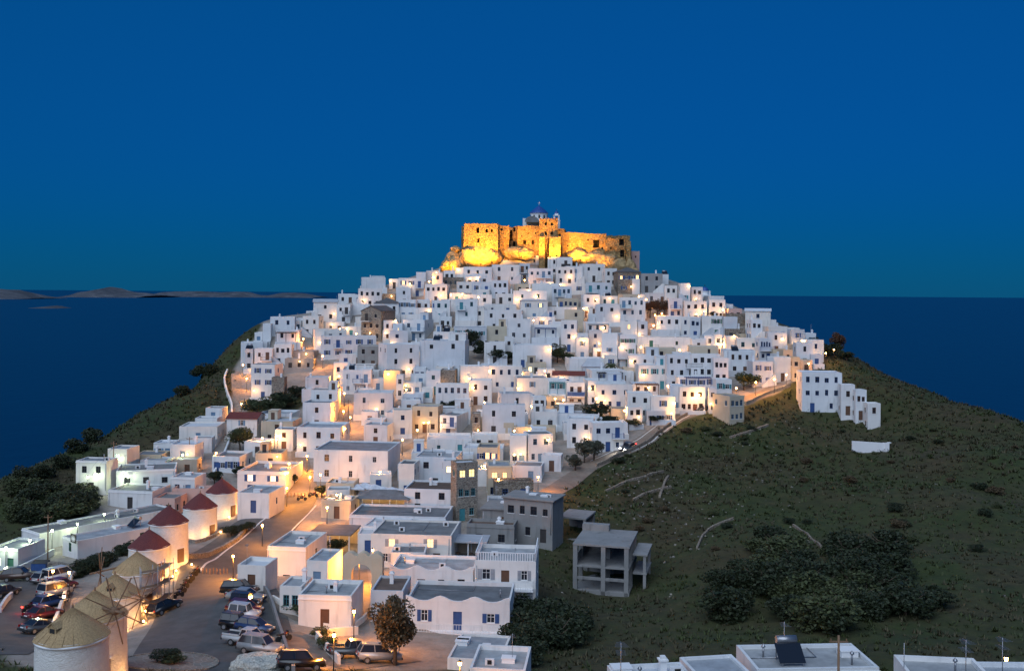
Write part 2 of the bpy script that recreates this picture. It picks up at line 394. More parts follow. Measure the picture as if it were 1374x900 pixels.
def ribbon(name, pixels, mat, dz, lab=None, kind='structure', thick=0, side=0):
    """strip laid on the ground along photo points (x, y, width)"""
    ps = []
    for (x, y, w) in pixels:
        p = gp(x, y); ps.append(Vector((p.x, p.y, w)))
    path = smooth_path(ps); mb = MB(); rows = []
    for i, p in enumerate(path):
        d = path[min(i+1, len(path)-1)] - path[max(i-1, 0)]; d.z = 0; d.normalize(); nrm = Vector((d.y, -d.x, 0))
        row = []
        k = max(2, int(p.z/1.2))
        k = NACR
        for a in range(k+1):
            q = Vector((p.x, p.y, 0)) + nrm*(p.z*(a/k-.5) + side)
            row.append((q.x, q.y, ground(q.x, q.y) + dz))
        rows.append(row)
    for r0, r1 in zip(rows, rows[1:]):
        for a in range(len(r0)-1): mb.quad(r0[a], r0[a+1], r1[a+1], r1[a], 0, True)
        if thick:
            k = len(r0)-1
            dn = lambda q: (q[0], q[1], q[2]-thick)
            mb.quad(dn(r0[0]), r0[0], r1[0], dn(r1[0])); mb.quad(r0[k], dn(r0[k]), dn(r1[k]), r1[k])
    o = mb.build(name, mat); tag(o, lab, None, None, kind); return o
NACR = 12
ribbon('road', [(230,915,9),(252,850,8.5),(272,800,9),(305,755,11),(345,715,11.5),(385,682,9),(405,660,7)], asph, .07, 'grey asphalt road through the windmill square')
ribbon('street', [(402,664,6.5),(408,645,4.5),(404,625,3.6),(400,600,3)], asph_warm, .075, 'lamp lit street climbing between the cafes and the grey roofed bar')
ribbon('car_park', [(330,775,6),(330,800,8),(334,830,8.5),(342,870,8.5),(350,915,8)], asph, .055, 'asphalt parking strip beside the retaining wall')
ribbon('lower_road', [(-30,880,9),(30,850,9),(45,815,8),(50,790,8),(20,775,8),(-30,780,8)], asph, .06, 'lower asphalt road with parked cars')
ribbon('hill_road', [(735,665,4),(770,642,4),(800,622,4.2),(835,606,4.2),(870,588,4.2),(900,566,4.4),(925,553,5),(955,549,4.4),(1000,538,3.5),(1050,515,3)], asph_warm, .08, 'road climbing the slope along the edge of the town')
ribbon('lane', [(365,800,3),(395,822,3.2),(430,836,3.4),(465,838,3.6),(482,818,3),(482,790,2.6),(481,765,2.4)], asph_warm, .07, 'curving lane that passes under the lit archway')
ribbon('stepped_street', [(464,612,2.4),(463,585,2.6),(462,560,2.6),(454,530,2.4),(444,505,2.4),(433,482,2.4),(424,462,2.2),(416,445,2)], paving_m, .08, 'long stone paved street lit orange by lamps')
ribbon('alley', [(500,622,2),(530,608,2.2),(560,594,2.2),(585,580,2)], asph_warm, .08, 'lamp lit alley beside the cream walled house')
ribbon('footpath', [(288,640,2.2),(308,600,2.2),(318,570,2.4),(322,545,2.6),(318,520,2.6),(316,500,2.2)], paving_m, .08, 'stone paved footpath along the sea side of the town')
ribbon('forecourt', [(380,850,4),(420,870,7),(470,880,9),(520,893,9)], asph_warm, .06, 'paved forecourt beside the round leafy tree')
NACR = 2
for pxs, w in (([(268,768,.3),(300,742,.3),(340,710,.3),(378,682,.3)], .3), ([(388,716,.25),(410,694,.25),(424,678,.25)], .25)):
    ribbon('road_streak', [(x, y, w) for (x, y, _) in pxs], line_m, .085, 'white line along the road', 'structure')  # narrow white strips laid over the asphalt
for s in (-1, 1):
    ribbon('road_streak', [(800,622,.22),(835,606,.22),(870,588,.22),(900,566,.22),(918,556,.22)], line_m, .10, 'white line painted along the hill road', 'structure', 0, s*1.5)  # light trails of passing cars, laid as two white strips
# ------------------------------------------------------------- windows, doors and house pieces
def wall(mb, o, u, n, L, z0, z1, holes=(), rev=.2, m=0):
    """wall plane from o along u with outward normal n; real openings with reveals"""
    o = Vector(o); u = Vector(u); n = Vector(n)
    xs = sorted({0.0, L, *[h[0] for h in holes], *[h[0]+h[2] for h in holes]})
    zs = sorted({z0, z1, *[h[1] for h in holes], *[h[1]+h[3] for h in holes]})
    P3 = lambda x, z, dp=0: tuple(o + u*x - n*dp + Vector((0,0,z)))
    flip = u.cross(Vector((0,0,1))).dot(n) < 0
    def q(a, b, c, d):
        if flip: mb.quad(d, c, b, a, m)
        else: mb.quad(a, b, c, d, m)
    for i in range(len(xs)-1):
        for j in range(len(zs)-1):
            cx = (xs[i]+xs[i+1])/2; cz = (zs[j]+zs[j+1])/2
            if any(h[0] < cx < h[0]+h[2] and h[1] < cz < h[1]+h[3] for h in holes): continue
            q(P3(xs[i], zs[j]), P3(xs[i+1], zs[j]), P3(xs[i+1], zs[j+1]), P3(xs[i], zs[j+1]))
    for (x, z, w, h) in [k[:4] for k in holes]:
        q(P3(x, z), P3(x, z, rev), P3(x, z+h, rev), P3(x, z+h)); q(P3(x+w, z, rev), P3(x+w, z), P3(x+w, z+h), P3(x+w, z+h, rev))
        q(P3(x, z+h), P3(x, z+h, rev), P3(x+w, z+h, rev), P3(x+w, z+h)); q(P3(x, z, rev), P3(x, z), P3(x+w, z), P3(x+w, z, rev))
_cache = {}
def glass_for(lit): return {0: glass, 1: lit_warm, 2: lit_pale, 3: lit_green}[lit]
def win_meshes(w, h, colr, shut, lit, near):
    key = (round(w, 2), round(h, 2), colr, shut, lit, near)
    if key in _cache: return _cache[key]
    fr = MB(); t = .07 if near else .06
    fr.box(-w/2, -w/2+t, .06, .14, 0, h); fr.box(w/2-t, w/2, .06, .14, 0, h); fr.box(-w/2+t, w/2-t, .06, .14, 0, t); fr.box(-w/2+t, w/2-t, .06, .14, h-t, h)
    fr.box(-.025, .025, .07, .135, t, h-t); fr.box(-w/2+t, w/2-t, .075, .13, h*.62, h*.62+.04)
    fr.box(-w/2-.08, w/2+.08, -.06, .06, -.06, -.003, 2)
    pn = MB(); pn.quad((-w/2, .16, 0), (w/2, .16, 0), (w/2, .16, h), (-w/2, .16, h))
    sh = MB(); sw = w/2
    sh.box(-sw/2, sw/2, -.05, -.012, 0, h)
    for k in range(3):
        z = h*(.12+.28*k); sh.box(-sw/2+.06, sw/2-.06, -.07, -.05, z, z+h*.2)
    paint = P[colr]; fc_ = P['white'] if shut else paint
    if near: r = ('near', fr.mesh('window_frame', [fc_, glass, whiteb]), pn.mesh('pane', [glass_for(lit)]), sh.mesh('shutter', [paint]) if shut else None)
    else:
        a = MB(); a.v = list(fr.v); a.f = list(fr.f); a.m = list(fr.m); a.sm = list(fr.sm)
        a.quad((-w/2, .16, 0), (w/2, .16, 0), (w/2, .16, h), (-w/2, .16, h), 1)
        if shut:
            for s in (-1, 1): a.box(s*(w/2+sw/2+.02)-sw/2, s*(w/2+sw/2+.02)+sw/2, -.05, -.012, 0, h, 3)
        r = ('far', a.mesh('window', [fc_, glass_for(lit), whiteb, paint]), None, None)
    _cache[key] = r; return r
def add_window(parent, loc, rz, w, h, colr, shut, lit, near):
    k, a, pn, sh = win_meshes(w, h, colr, shut, lit, near)
    o = inst('window', a, parent, loc, (0, 0, rz))
    if k == 'near':
        inst('pane', pn, o)
        if sh:
            for s in (-1, 1): inst('shutter', sh, o, (s*(w/2+w/4+.02), 0, 0))
    return o
def add_door(parent, loc, rz, w, h, colr, lit=0):
    key = ('door', round(w, 2), round(h, 2), colr, lit)
    if key not in _cache:
        d = MB(); t = .08
        d.box(-w/2, -w/2+t, .05, .15, 0, h); d.box(w/2-t, w/2, .05, .15, 0, h); d.box(-w/2+t, w/2-t, .05, .15, h-t, h)
        d.box(-w/2+t, w/2-t, .10, .16, 0, h-t, 1 if lit else 0); d.box(-.015, .015, .09, .10, .05, h-t)
        d.box(-w/2+.15, -.08, .085, .10, .25, h*.45); d.box(.08, w/2-.15, .085, .10, .25, h*.45)
        _cache[key] = d.mesh('door', [P[colr], glass_for(lit)])
    return inst('door', _cache[key], parent, loc, (0, 0, rz))
def railing_mb(w, d, colr_m):
    mb = MB(); n = max(3, int(w/.35))
    for a, b in (((-w/2, -d), (w/2, -d)), ((-w/2, -d), (-w/2, 0)), ((w/2, -d), (w/2, 0))):
        mb.obox((*a, 1.0), (*b, 1.0), .05, .05); mb.obox((*a, .12), (*b, .12), .04, .04)
        L = math.hypot(b[0]-a[0], b[1]-a[1]); k = max(1, int(L/.3))
        for i in range(k+1):
            x = a[0]+(b[0]-a[0])*i/k; y = a[1]+(b[1]-a[1])*i/k; mb.box(x-.018, x+.018, y-.018, y+.018, .02, 1.0)
    return mb
def add_balcony(parent, x, z, w, d, colr, solid=False):
    mb = MB(); mb.box(-w/2, w/2, -d, -.003, -.16, 0)
    s = mb.build('balcony', whiteb, parent, (x, 0, z))
    if solid:
        r = MB(); r.box(-w/2, w/2, -d, -d+.12, .003, .95); r.box(-w/2, -w/2+.12, -d+.123, -.003, .003, .95); r.box(w/2-.12, w/2, -d+.123, -.003, .003, .95)
        r.build('balcony_parapet', P[colr] if colr != 'white' else whiteb, s)
    else: railing_mb(w-.1, d-.06, None).build('railing', P[colr], s)
def add_pergola(parent, x, z, w, d, h, colr, cloth=None):
    mb = MB()
    for a in (-w/2+.08, 0, w/2-.08): mb.box(a-.07, a+.07, -d, -d+.14, 0, h)
    mb.box(-w/2, w/2, -d-.1, -d+.05, h+.003, h+.15); mb.box(-w/2, w/2, -.25, -.1, h+.003, h+.15)
    p = mb.build('pergola', P[colr], parent, (x, 0, z))
    k = int(w/.45)
    sl_ = MB(); sl_.box(-.05, .05, -d-.3, -.02, h+.155, h+.25); me_ = sl_.mesh('slat', [cloth or P[colr]])
    for i in range(k+1): inst('slat', me_, p, (-w/2+.1+(w-.2)*i/k, 0, 0))
BC = lambda c: 'brown' if c == 'bro' else c
HOUSES = []     # footprints: (centre x, front y, width, depth, yaw, top z, empty)
WALLM = {'stone': stone, 'brown': stoneb, 'cream': cream, 'rend': greyp, 'pink': pinkp, 'concrete': concrete}
KIND_WORDS = {'stone': 'rubble stone', 'brown': 'brown stone', 'cream': 'cream', 'rend': 'grey', 'pink': 'pink', 'concrete': 'raw concrete', None: 'white'}
def parse(s):
    o = {}
    for t in (s or '').split():
        if '=' in t: k, v = t.split('=', 1); o[k] = v
        else: o[t] = True
    return o
def plan_house(x0, x1, ytop, storeys, yaw=None, opts='', label=None):
    o = parse(opts); r = random.Random(int(x0*7919 + ytop*104729 + x1))
    h = float(o['h']) if 'h' in o else (.5 + 2.75*storeys)
    xc = (x0+x1)/2
    if 'Y' in o: p = at(xc, ytop, float(o['Y']))
    else: p = hit(xc, ytop, h)
    Y = p.y
    if yaw is None:
        yaw = r.uniform(-16, 16) + max(-12, min(12, p.x*.12))
    wid = max(2.2, (x1-x0)*Y/F/max(.6, math.cos(R(yaw))))
    d = float(o['d']) if 'd' in o else min(9.5, max(4.5, wid*r.uniform(.75, 1.1)))
    return dict(x=p.x, y=Y, z=p.z, h=h, w=wid, d=d, yaw=yaw, st=storeys, o=o, r=r, label=label, px=(x0, x1, ytop), feats=[])
def build_house(H, index):
    o = H['o']; r = H['r']; w, d, h = H['w'], H['d'], H['h']; near = H['y'] < 185
    zt = H['z']; zb = zt - h
    gl = min(ground(H['x']+a*w*.5*math.cos(R(H['yaw']))-b*d*math.sin(R(H['yaw'])), H['y']+a*w*.5*math.sin(R(H['yaw']))+b*d*math.cos(R(H['yaw']))) for a in (-1, 0, 1) for b in (0, .5, 1))
    base = min(-1.0, gl - zb - .8)
    if 'open' in o: base = gl-zb-.8
    par = 0 if ('gable' in o or 'hip' in o) else (float(o['par']) if 'par' in o else r.choice([.18, .25, .3, .45]))
    hr = h - par                       # roof deck
    kind = next((k for k in WALLM if k in o), None)
    wm = WALLM[kind] if kind else white
    colr = next((k for k in ('blue', 'teal', 'green', 'dark', 'lblue', 'bro', 'gry') if k in o), None) or r.choice(['blue', 'dark', 'dark', 'brown', 'lblue', 'grey', 'blue', 'teal', 'dark'])
    colr = {'bro': 'brown', 'gry': 'grey'}.get(colr, colr)
    root = empty('house', (H['x'], H['y'], zb), R(H['yaw']))
    H['root'] = root
    # storeys and openings on the front
    st = max(1, int(round(H['st']))); fh = hr/st
    fh = min(fh, 3.2)
    front, left, right = [], [], []
    things_f = []
    wins = None
    if 'w' in o: wins = [int(t) for t in o['w'].split(',')]      # from the top storey down
    nwin = ndoor = 0
    for s in range(st):
        zf = hr - fh*(s+1)              # floor of this storey, top storey first
        n = wins[s] if wins and s < len(wins) else (0 if 'blank' in o else max(1 if w > 3 else 0, int(w/r.uniform(2.4, 3.6))))
        if n == 0: continue
        seg = (w-.5)/n
        dpos = r.randrange(n) if (s == st-1 and 'nodoor' not in o) or ('bal' in o and s == 0) else -1
        bpos = None
        for i in range(n):
            if wins is None and n > 1 and r.random() < .18 and i != dpos: continue
            cx = -w/2 + .25 + seg*(i+.5) + (0 if wins else r.uniform(-.15, .15)*seg)
            if i == dpos and seg > 1.25:
                dw, dh = 1.0, 2.1
                if zf < base+.2: continue
                things_f.append(('door', cx, zf+.03, dw, dh)); front.append((cx+w/2-dw/2, zf+.03, dw, dh)); ndoor += 1
                if 'bal' in o and s == 0: H['balc'] = (cx, zf)
            else:
                ww = round(r.choice([.7, .8, .9]) * (1.15 if near else 1), 2); wh = round(r.choice([1.05, 1.2, 1.3]), 2)
                ww = min(ww, seg*.7)
                zz_ = zf + (.95 if fh > 2.4 else .7)
                if zz_+wh > hr-.15: continue
                things_f.append(('win', cx, zz_, ww, wh)); front.append((cx+w/2-ww/2, zz_, ww, wh)); nwin += 1
    sides = []
    if 'blank' not in o and 'noside' not in o:
        for s in range(st):
            zf = hr - fh*(s+1)
            for sd in (-1, 1):
                n = r.choice([0, 0, 1, 1, 2]) if d > 4 else r.choice([0, 1])
                if near and d > 6: n = max(n, 1)
                for i in range(n):
                    cy_ = d*(i+.5)/n + r.uniform(-.3, .3); ww, wh = .75, 1.1
                    zz_ = zf+.95
                    if zz_+wh > hr-.15 or cy_ < .8 or cy_ > d-.8: continue
                    sides.append((sd, cy_, zz_, ww, wh))
                    if sd < 0: left.append((cy_-ww/2, zz_, ww, wh))
                    else: right.append((cy_-ww/2, zz_, ww, wh))
    mb = MB()
    wall(mb, (-w/2, 0, 0), (1,0,0), (0,-1,0), w, base, h, front)
    wall(mb, (-w/2, 0, 0), (0,1,0), (-1,0,0), d, base, h, left)
    wall(mb, (w/2, 0, 0), (0,1,0), (1,0,0), d, base, h, right)
    wall(mb, (-w/2, d, 0), (1,0,0), (0,1,0), w, base, h, [])
    t = .22
    rm = {'grey': roof_grey, 'white': roof_white, 'dark': roof_dark, 'brown': roof_brown}[o.get('roof') or r.choice(['grey', 'grey', 'white', 'white', 'white', 'dark'])]
    if par > 0:
        a = [(-w/2,0),(w/2,0),(w/2,d),(-w/2,d)]; b_ = [(-w/2+t,t),(w/2-t,t),(w/2-t,d-t),(-w/2+t,d-t)]
        for i in range(4):
            j = (i+1) % 4
            mb.quad((*a[i], h), (*a[j], h), (*b_[j], h), (*b_[i], h)); mb.quad((*b_[i], h), (*b_[j], h), (*b_[j], hr-.1), (*b_[i], hr-.1))
        if 'wave' in o:                  # scalloped parapet of the seafront houses
            k = 24
            for i in range(k):
                xa, xb = -w/2+w*i/k, -w/2+w*(i+1)/k
                f_ = lambda x: .05 + .55*(.5+.5*math.cos((x+w/2)/w*math.pi*2*int(o['wave'])))**1.5
                za, zc = h+f_(xa), h+f_(xb)
                mb.quad((xa,-.02,h-.05),(xb,-.02,h-.05),(xb,-.02,zc),(xa,-.02,za)); mb.quad((xb,t,h-.05),(xa,t,h-.05),(xa,t,za),(xb,t,zc)); mb.quad((xa,-.02,za),(xb,-.02,zc),(xb,t,zc),(xa,t,za))
    mb.build('wall', wm, root)
    rb = MB()
    if 'gable' in o or 'hip' in o:
        e = .25; rh = float(o.get('rh', min(1.6, w*.14+.3)))
        if 'hip' in o:
            k = min(w, d)*.42
            if w >= d: ra, rc = (-w/2+k, d/2), (w/2-k, d/2)
            else: ra, rc = (0, k), (0, d-k)
            A_, B_, C_, D_ = (-w/2-e,-e,h+.02),(w/2+e,-e,h+.02),(w/2+e,d+e,h+.02),(-w/2-e,d+e,h+.02); p_, q_ = (*ra, h+rh), (*rc, h+rh)
            if w >= d: rb.quad(A_,B_,q_,p_); rb.tri(B_,C_,q_); rb.quad(C_,D_,p_,q_); rb.tri(D_,A_,p_)
            else: rb.tri(A_,B_,p_); rb.quad(B_,C_,q_,p_); rb.tri(C_,D_,q_); rb.quad(D_,A_,p_,q_)
            rb.poly([(x, y, h+.021) for x, y, _ in (D_,C_,B_,A_)])
        elif o['gable'] == 'f':          # gable end towards the front
            rb.quad((-w/2-e,-e,h-.05),(0,-e,h+rh),(0,d+e,h+rh),(-w/2-e,d+e,h-.05)); rb.quad((0,-e,h+rh),(w/2+e,-e,h-.05),(w/2+e,d+e,h-.05),(0,d+e,h+rh))
            rb.quad((-w/2-e,-e,h-.13),(-w/2-e,d+e,h-.13),(0,d+e,h+rh-.08),(0,-e,h+rh-.08)); rb.quad((0,-e,h+rh-.08),(0,d+e,h+rh-.08),(w/2+e,d+e,h-.13),(w/2+e,-e,h-.13))
            g = MB(); g.tri((-w/2,0,h),(w/2,0,h),(0,0,h+rh-.1)); g.tri((w/2,d,h),(-w/2,d,h),(0,d,h+rh-.1)); g.build('gable', wm, root)
        else:
            rb.quad((-w/2-e,-e,h-.05),(w/2+e,-e,h-.05),(w/2+e,d/2,h+rh),(-w/2-e,d/2,h+rh)); rb.quad((-w/2-e,d/2,h+rh),(w/2+e,d/2,h+rh),(w/2+e,d+e,h-.05),(-w/2-e,d+e,h-.05))
            rb.quad((w/2+e,-e,h-.13),(-w/2-e,-e,h-.13),(-w/2-e,d/2,h+rh-.08),(w/2+e,d/2,h+rh-.08)); rb.quad((-w/2-e,-e,h-.13),(w/2+e,-e,h-.13),(w/2+e,-e,h-.05),(-w/2-e,-e,h-.05))
            g = MB(); g.tri((-w/2,0,h),(-w/2,d/2,h+rh-.1),(-w/2,d,h)); g.tri((w/2,0,h),(w/2,d,h),(w/2,d/2,h+rh-.1)); g.build('gable', wm, root)
        rb.build('roof', {'red': tile_red, 'slate': tile_grey, 'white': roof_white, 'grey': roof_grey}[o.get('tile', 'slate')], root)
    else:
        rb.box(-w/2+t+.003, w/2-t-.003, t+.003, d-t-.003, hr-.3, hr); rb.build('roof', rm, root)
    if 'slab' in o:                      # overhanging concrete roof edge
        sb = MB(); sb.box(-w/2-.3, w/2+.3, -.3, d+.3, h+.003, h+.2); sb.build('roof_slab', roof_grey if not kind == 'concrete' else concrete, root)
    litk = int(o.get('lit', 0)); shut = 'shut' in o or (colr in ('blue', 'teal', 'lblue') and r.random() < .35)
    nl = 0
    for (k, cx, z, ww, wh) in things_f:
        if k == 'win':
            l = (litk if (z > hr-fh or 'litall' in o) and r.random() < .8 else 0) if litk else (r.choice([1, 2]) if r.random() < .012 else 0)
            nl += 1 if l else 0
            add_window(root, (cx, 0, z), 0, ww, wh, colr, shut, l, near)
        else: add_door(root, (cx, 0, z), 0, ww, wh, colr if colr != 'grey' else 'brown', 0)
    for (sd, cy_, z, ww, wh) in sides:
        add_window(root, (sd*w/2, cy_, z), sd*math.pi/2, ww, wh, colr, False, 0, near)
    if 'bal' in o:
        cx, zf = H.get('balc', (0, hr-fh)); bw = float(o['bal']) if o['bal'] is not True else min(w*.7, 3.6)
        cx = max(-w/2+bw/2, min(w/2-bw/2, cx)); add_balcony(root, cx, zf, bw, 1.1, BC(o.get('bc', colr)), 'solid' in o)
    if 'perg' in o:
        add_pergola(root, 0, max(base+.3, hr-fh*st) if 'low' in o else hr-fh, min(w*.85, 6), 2.4, 2.4, BC(o.get('bc', colr)))
        if 'low' not in o and st > 1:
            tb = MB(); tb.box(-w*.45, w*.45, -2.8, -.003, base, hr-fh-.01); tb.build('terrace', wm, root)
    if ('chim' in o or (r.random() < .34 and 'plain' not in o)) and par > 0:
        c = MB(); ch = r.uniform(.7, 1.5); x_, y_ = r.uniform(-w*.35, w*.35), r.uniform(d*.4, d*.8)
        c.box(x_-.22, x_+.22, y_-.22, y_+.22, hr+.003, hr+ch); c.box(x_-.3, x_+.3, y_-.3, y_+.3, hr+ch+.003, hr+ch+.1); c.box(x_-.16, x_+.16, y_-.16, y_+.16, hr+ch+.103, hr+ch+.28)
        c.build('chimney', whiteb, root); H['feats'].append('chimney')
    if ('tank' in o or (r.random() < .025 and 'plain' not in o)) and par > 0:
        c = MB(); x_, y_ = r.uniform(-w*.25, w*.25), r.uniform(d*.35, d*.6)
        c.tube([(x_-.7, y_+.5, hr+1.35), (x_+.7, y_+.5, hr+1.35)], .28, 10); 
        c.quad((x_-.9, y_-.9, hr+.25), (x_+.9, y_-.9, hr+.25), (x_+.9, y_+.3, hr+1.2), (x_-.9, y_+.3, hr+1.2), 1); c.quad((x_+.9, y_-.9, hr+.2), (x_-.9, y_-.9, hr+.2), (x_-.9, y_+.3, hr+1.15), (x_+.9, y_+.3, hr+1.15), 0)
        for a_ in (-.7, .7): c.box(x_+a_-.03, x_+a_+.03, y_+.45, y_+.52, hr+.003, hr+1.1); c.box(x_+a_-.03, x_+a_+.03, y_-.9, y_-.84, hr+.003, hr+.24)
        c.build('water_heater', [galv, glass], root); H['feats'].append('rooftop water heater')
    if 'ant' in o or (r.random() < .10 and 'plain' not in o):
        c = MB(); x_, y_ = r.uniform(-w*.4, w*.4), d*.5; zt_ = hr
        c.tube([(x_, y_, zt_), (x_, y_, zt_+2.6)], .025, 5)
        for k in range(4): c.obox((x_-.35+.05*k, y_-.4+.25*k, zt_+2.4), (x_+.35-.05*k, y_-.4+.25*k, zt_+2.4), .02, .02)
        c.obox((x_, y_-.45, zt_+2.42), (x_, y_+.45, zt_+2.42), .02, .02); c.build('aerial', galv, root); H['feats'].append('aerial')
    if near and par > 0 and w > 4 and 'wave' not in o and r.random() < .6:
        c = MB(); c.box(-w/2-.07, w/2+.07, -.075, -.003, hr-.12, hr+.03); c.build('cornice', whiteb if not kind else wm, root)
    if near and w > 5 and r.random() < .6:
        c = MB(); x_ = r.choice([-1, 1])*w*.47; c.tube([(x_, -.06, max(base, hr-5)), (x_, -.06, hr-.2)], .045, 6); c.build('drainpipe', galv, root)
    if par > 0 and 185 < H['y'] < 298 and w > 5 and d > 4.2 and r.random() < .24 and 'plain' not in o:   # stair room on the roof
        rw, rd_, rhh = w*r.uniform(.28, .42), d*r.uniform(.35, .5), r.uniform(1.7, 2.2); x_ = r.choice([-1, 1])*(w/2-rw/2-.3); y_ = d-rd_-.3
        c = MB(); c.box(x_-rw/2, x_+rw/2, y_, y_+rd_, hr+.003, hr+rhh); c.box(x_-rw/2-.08, x_+rw/2+.08, y_-.08, y_+rd_+.08, hr+rhh+.003, hr+rhh+.1); rr_ = c.build('roof_room', white if not kind else wm, root)
        c = MB(); c.box(x_-.4, x_+.4, y_-.05, y_-.003, hr+.05, hr+1.6); c.build('door', P[colr], rr_); H['feats'].insert(0, 'a roof room')
    if near and par > 0 and w > 4.5:        # roof clutter that the near flat roofs show
        for k in range(r.choice([1, 2, 3])):
            x_, y_ = r.uniform(-w*.4, w*.4), r.uniform(d*.25, d*.8); c = MB(); q0 = r.random()
            if q0 < .4: c.box(x_-.42, x_+.42, y_-.17, y_+.17, hr+.05, hr+.62); c.box(x_-.2, x_+.2, y_-.185, y_-.172, hr+.14, hr+.54, 1); c.build('cooling_unit', [P['white'], iron], root)
            elif q0 < .7: c.tube([(x_, y_, hr-.02), (x_, y_, hr+.75)], .07, 8); c.lathe([(.02,hr+.95),(.15,hr+.78),(.15,hr+.72),(.05,hr+.72)], 8, 0, x_, y_); c.build('vent_pipe', galv, root)
            else: c.box(x_-.6, x_+.6, y_-.45, y_+.45, hr+.003, hr+.4); c.box(x_-.66, x_+.66, y_-.5, y_+.5, hr+.403, hr+.47); c.build('roof_hatch', whiteb, root)
        if r.random() < .5:
            c = MB(); y_ = d*r.uniform(.3, .7); c.tube([(-w/2+.3, y_, hr+.06), (w*.1, y_, hr+.06), (w*.1, d-.3, hr+.06)], .035, 6); c.build('roof_pipe', galv, root)
    if 'rail' in o:
        rl = MB()
        for a, b_ in (((-w/2+.12,.12),(w/2-.12,.12)),((-w/2+.12,.12),(-w/2+.12,d-.12)),((w/2-.12,.12),(w/2-.12,d-.12))):
            rl.obox((*a, h+.95), (*b_, h+.95), .12, .1); k = int(math.hypot(b_[0]-a[0], b_[1]-a[1])/.3)
            for i in range(k+1): x_, y_ = a[0]+(b_[0]-a[0])*i/k, a[1]+(b_[1]-a[1])*i/k; rl.box(x_-.05, x_+.05, y_-.05, y_+.05, h+.003, h+.9)
        rl.build('balustrade', whiteb, root)
    q_ = r.random()
    if 'bal' not in o and 'perg' not in o and 'plain' not in o and H['y'] > 195:
        if st >= 2 and q_ < .22:           # outside stair up to the upper floor
            sd = r.choice([-1, 1]); n = 10; sb_ = MB(); zf = hr-fh
            for i in range(n):
                x_ = sd*(w/2-.3-.27*i); zt_ = zf-.24*(i+1)
                sb_.box(min(x_, x_-sd*.27), max(x_, x_-sd*.27), -.95, -.004, max(base, zf-3.4), zt_)
            sb_.box(min(sd*(w/2-.3), sd*(w/2+.5)), max(sd*(w/2-.3), sd*(w/2+.5)), -.95, -.004, max(base, zf-3.4), zf-.02)
            sb_.build('outside_stair', white, root); H['feats'].insert(0, 'an outside stair')
        elif q_ < .5:                       # low wall of the front yard
            yd = r.uniform(1.0, 1.8); cw_ = MB(); zf = hr-fh*st; hh_ = r.uniform(.7, 1.1)
            cw_.box(-w/2+.02, w/2-.02, -yd, -yd+.22, max(base, zf-2), zf+hh_); cw_.box(-w/2+.02, -w/2+.24, -yd+.223, -.004, max(base, zf-2), zf+hh_); cw_.box(w/2-.24, w/2-.02, -yd+.223, -.004, max(base, zf-2), zf+hh_); cw_.build('yard_wall', wm, root)
    H.update(kind=kind, colr=colr, nwin=nwin, ndoor=ndoor, shut=shut, nl=nl, roofname=o.get('roof'))
    HOUSES.append((H['x'], H['y'], w, d, R(H['yaw']), zt, zb+base))
    return root
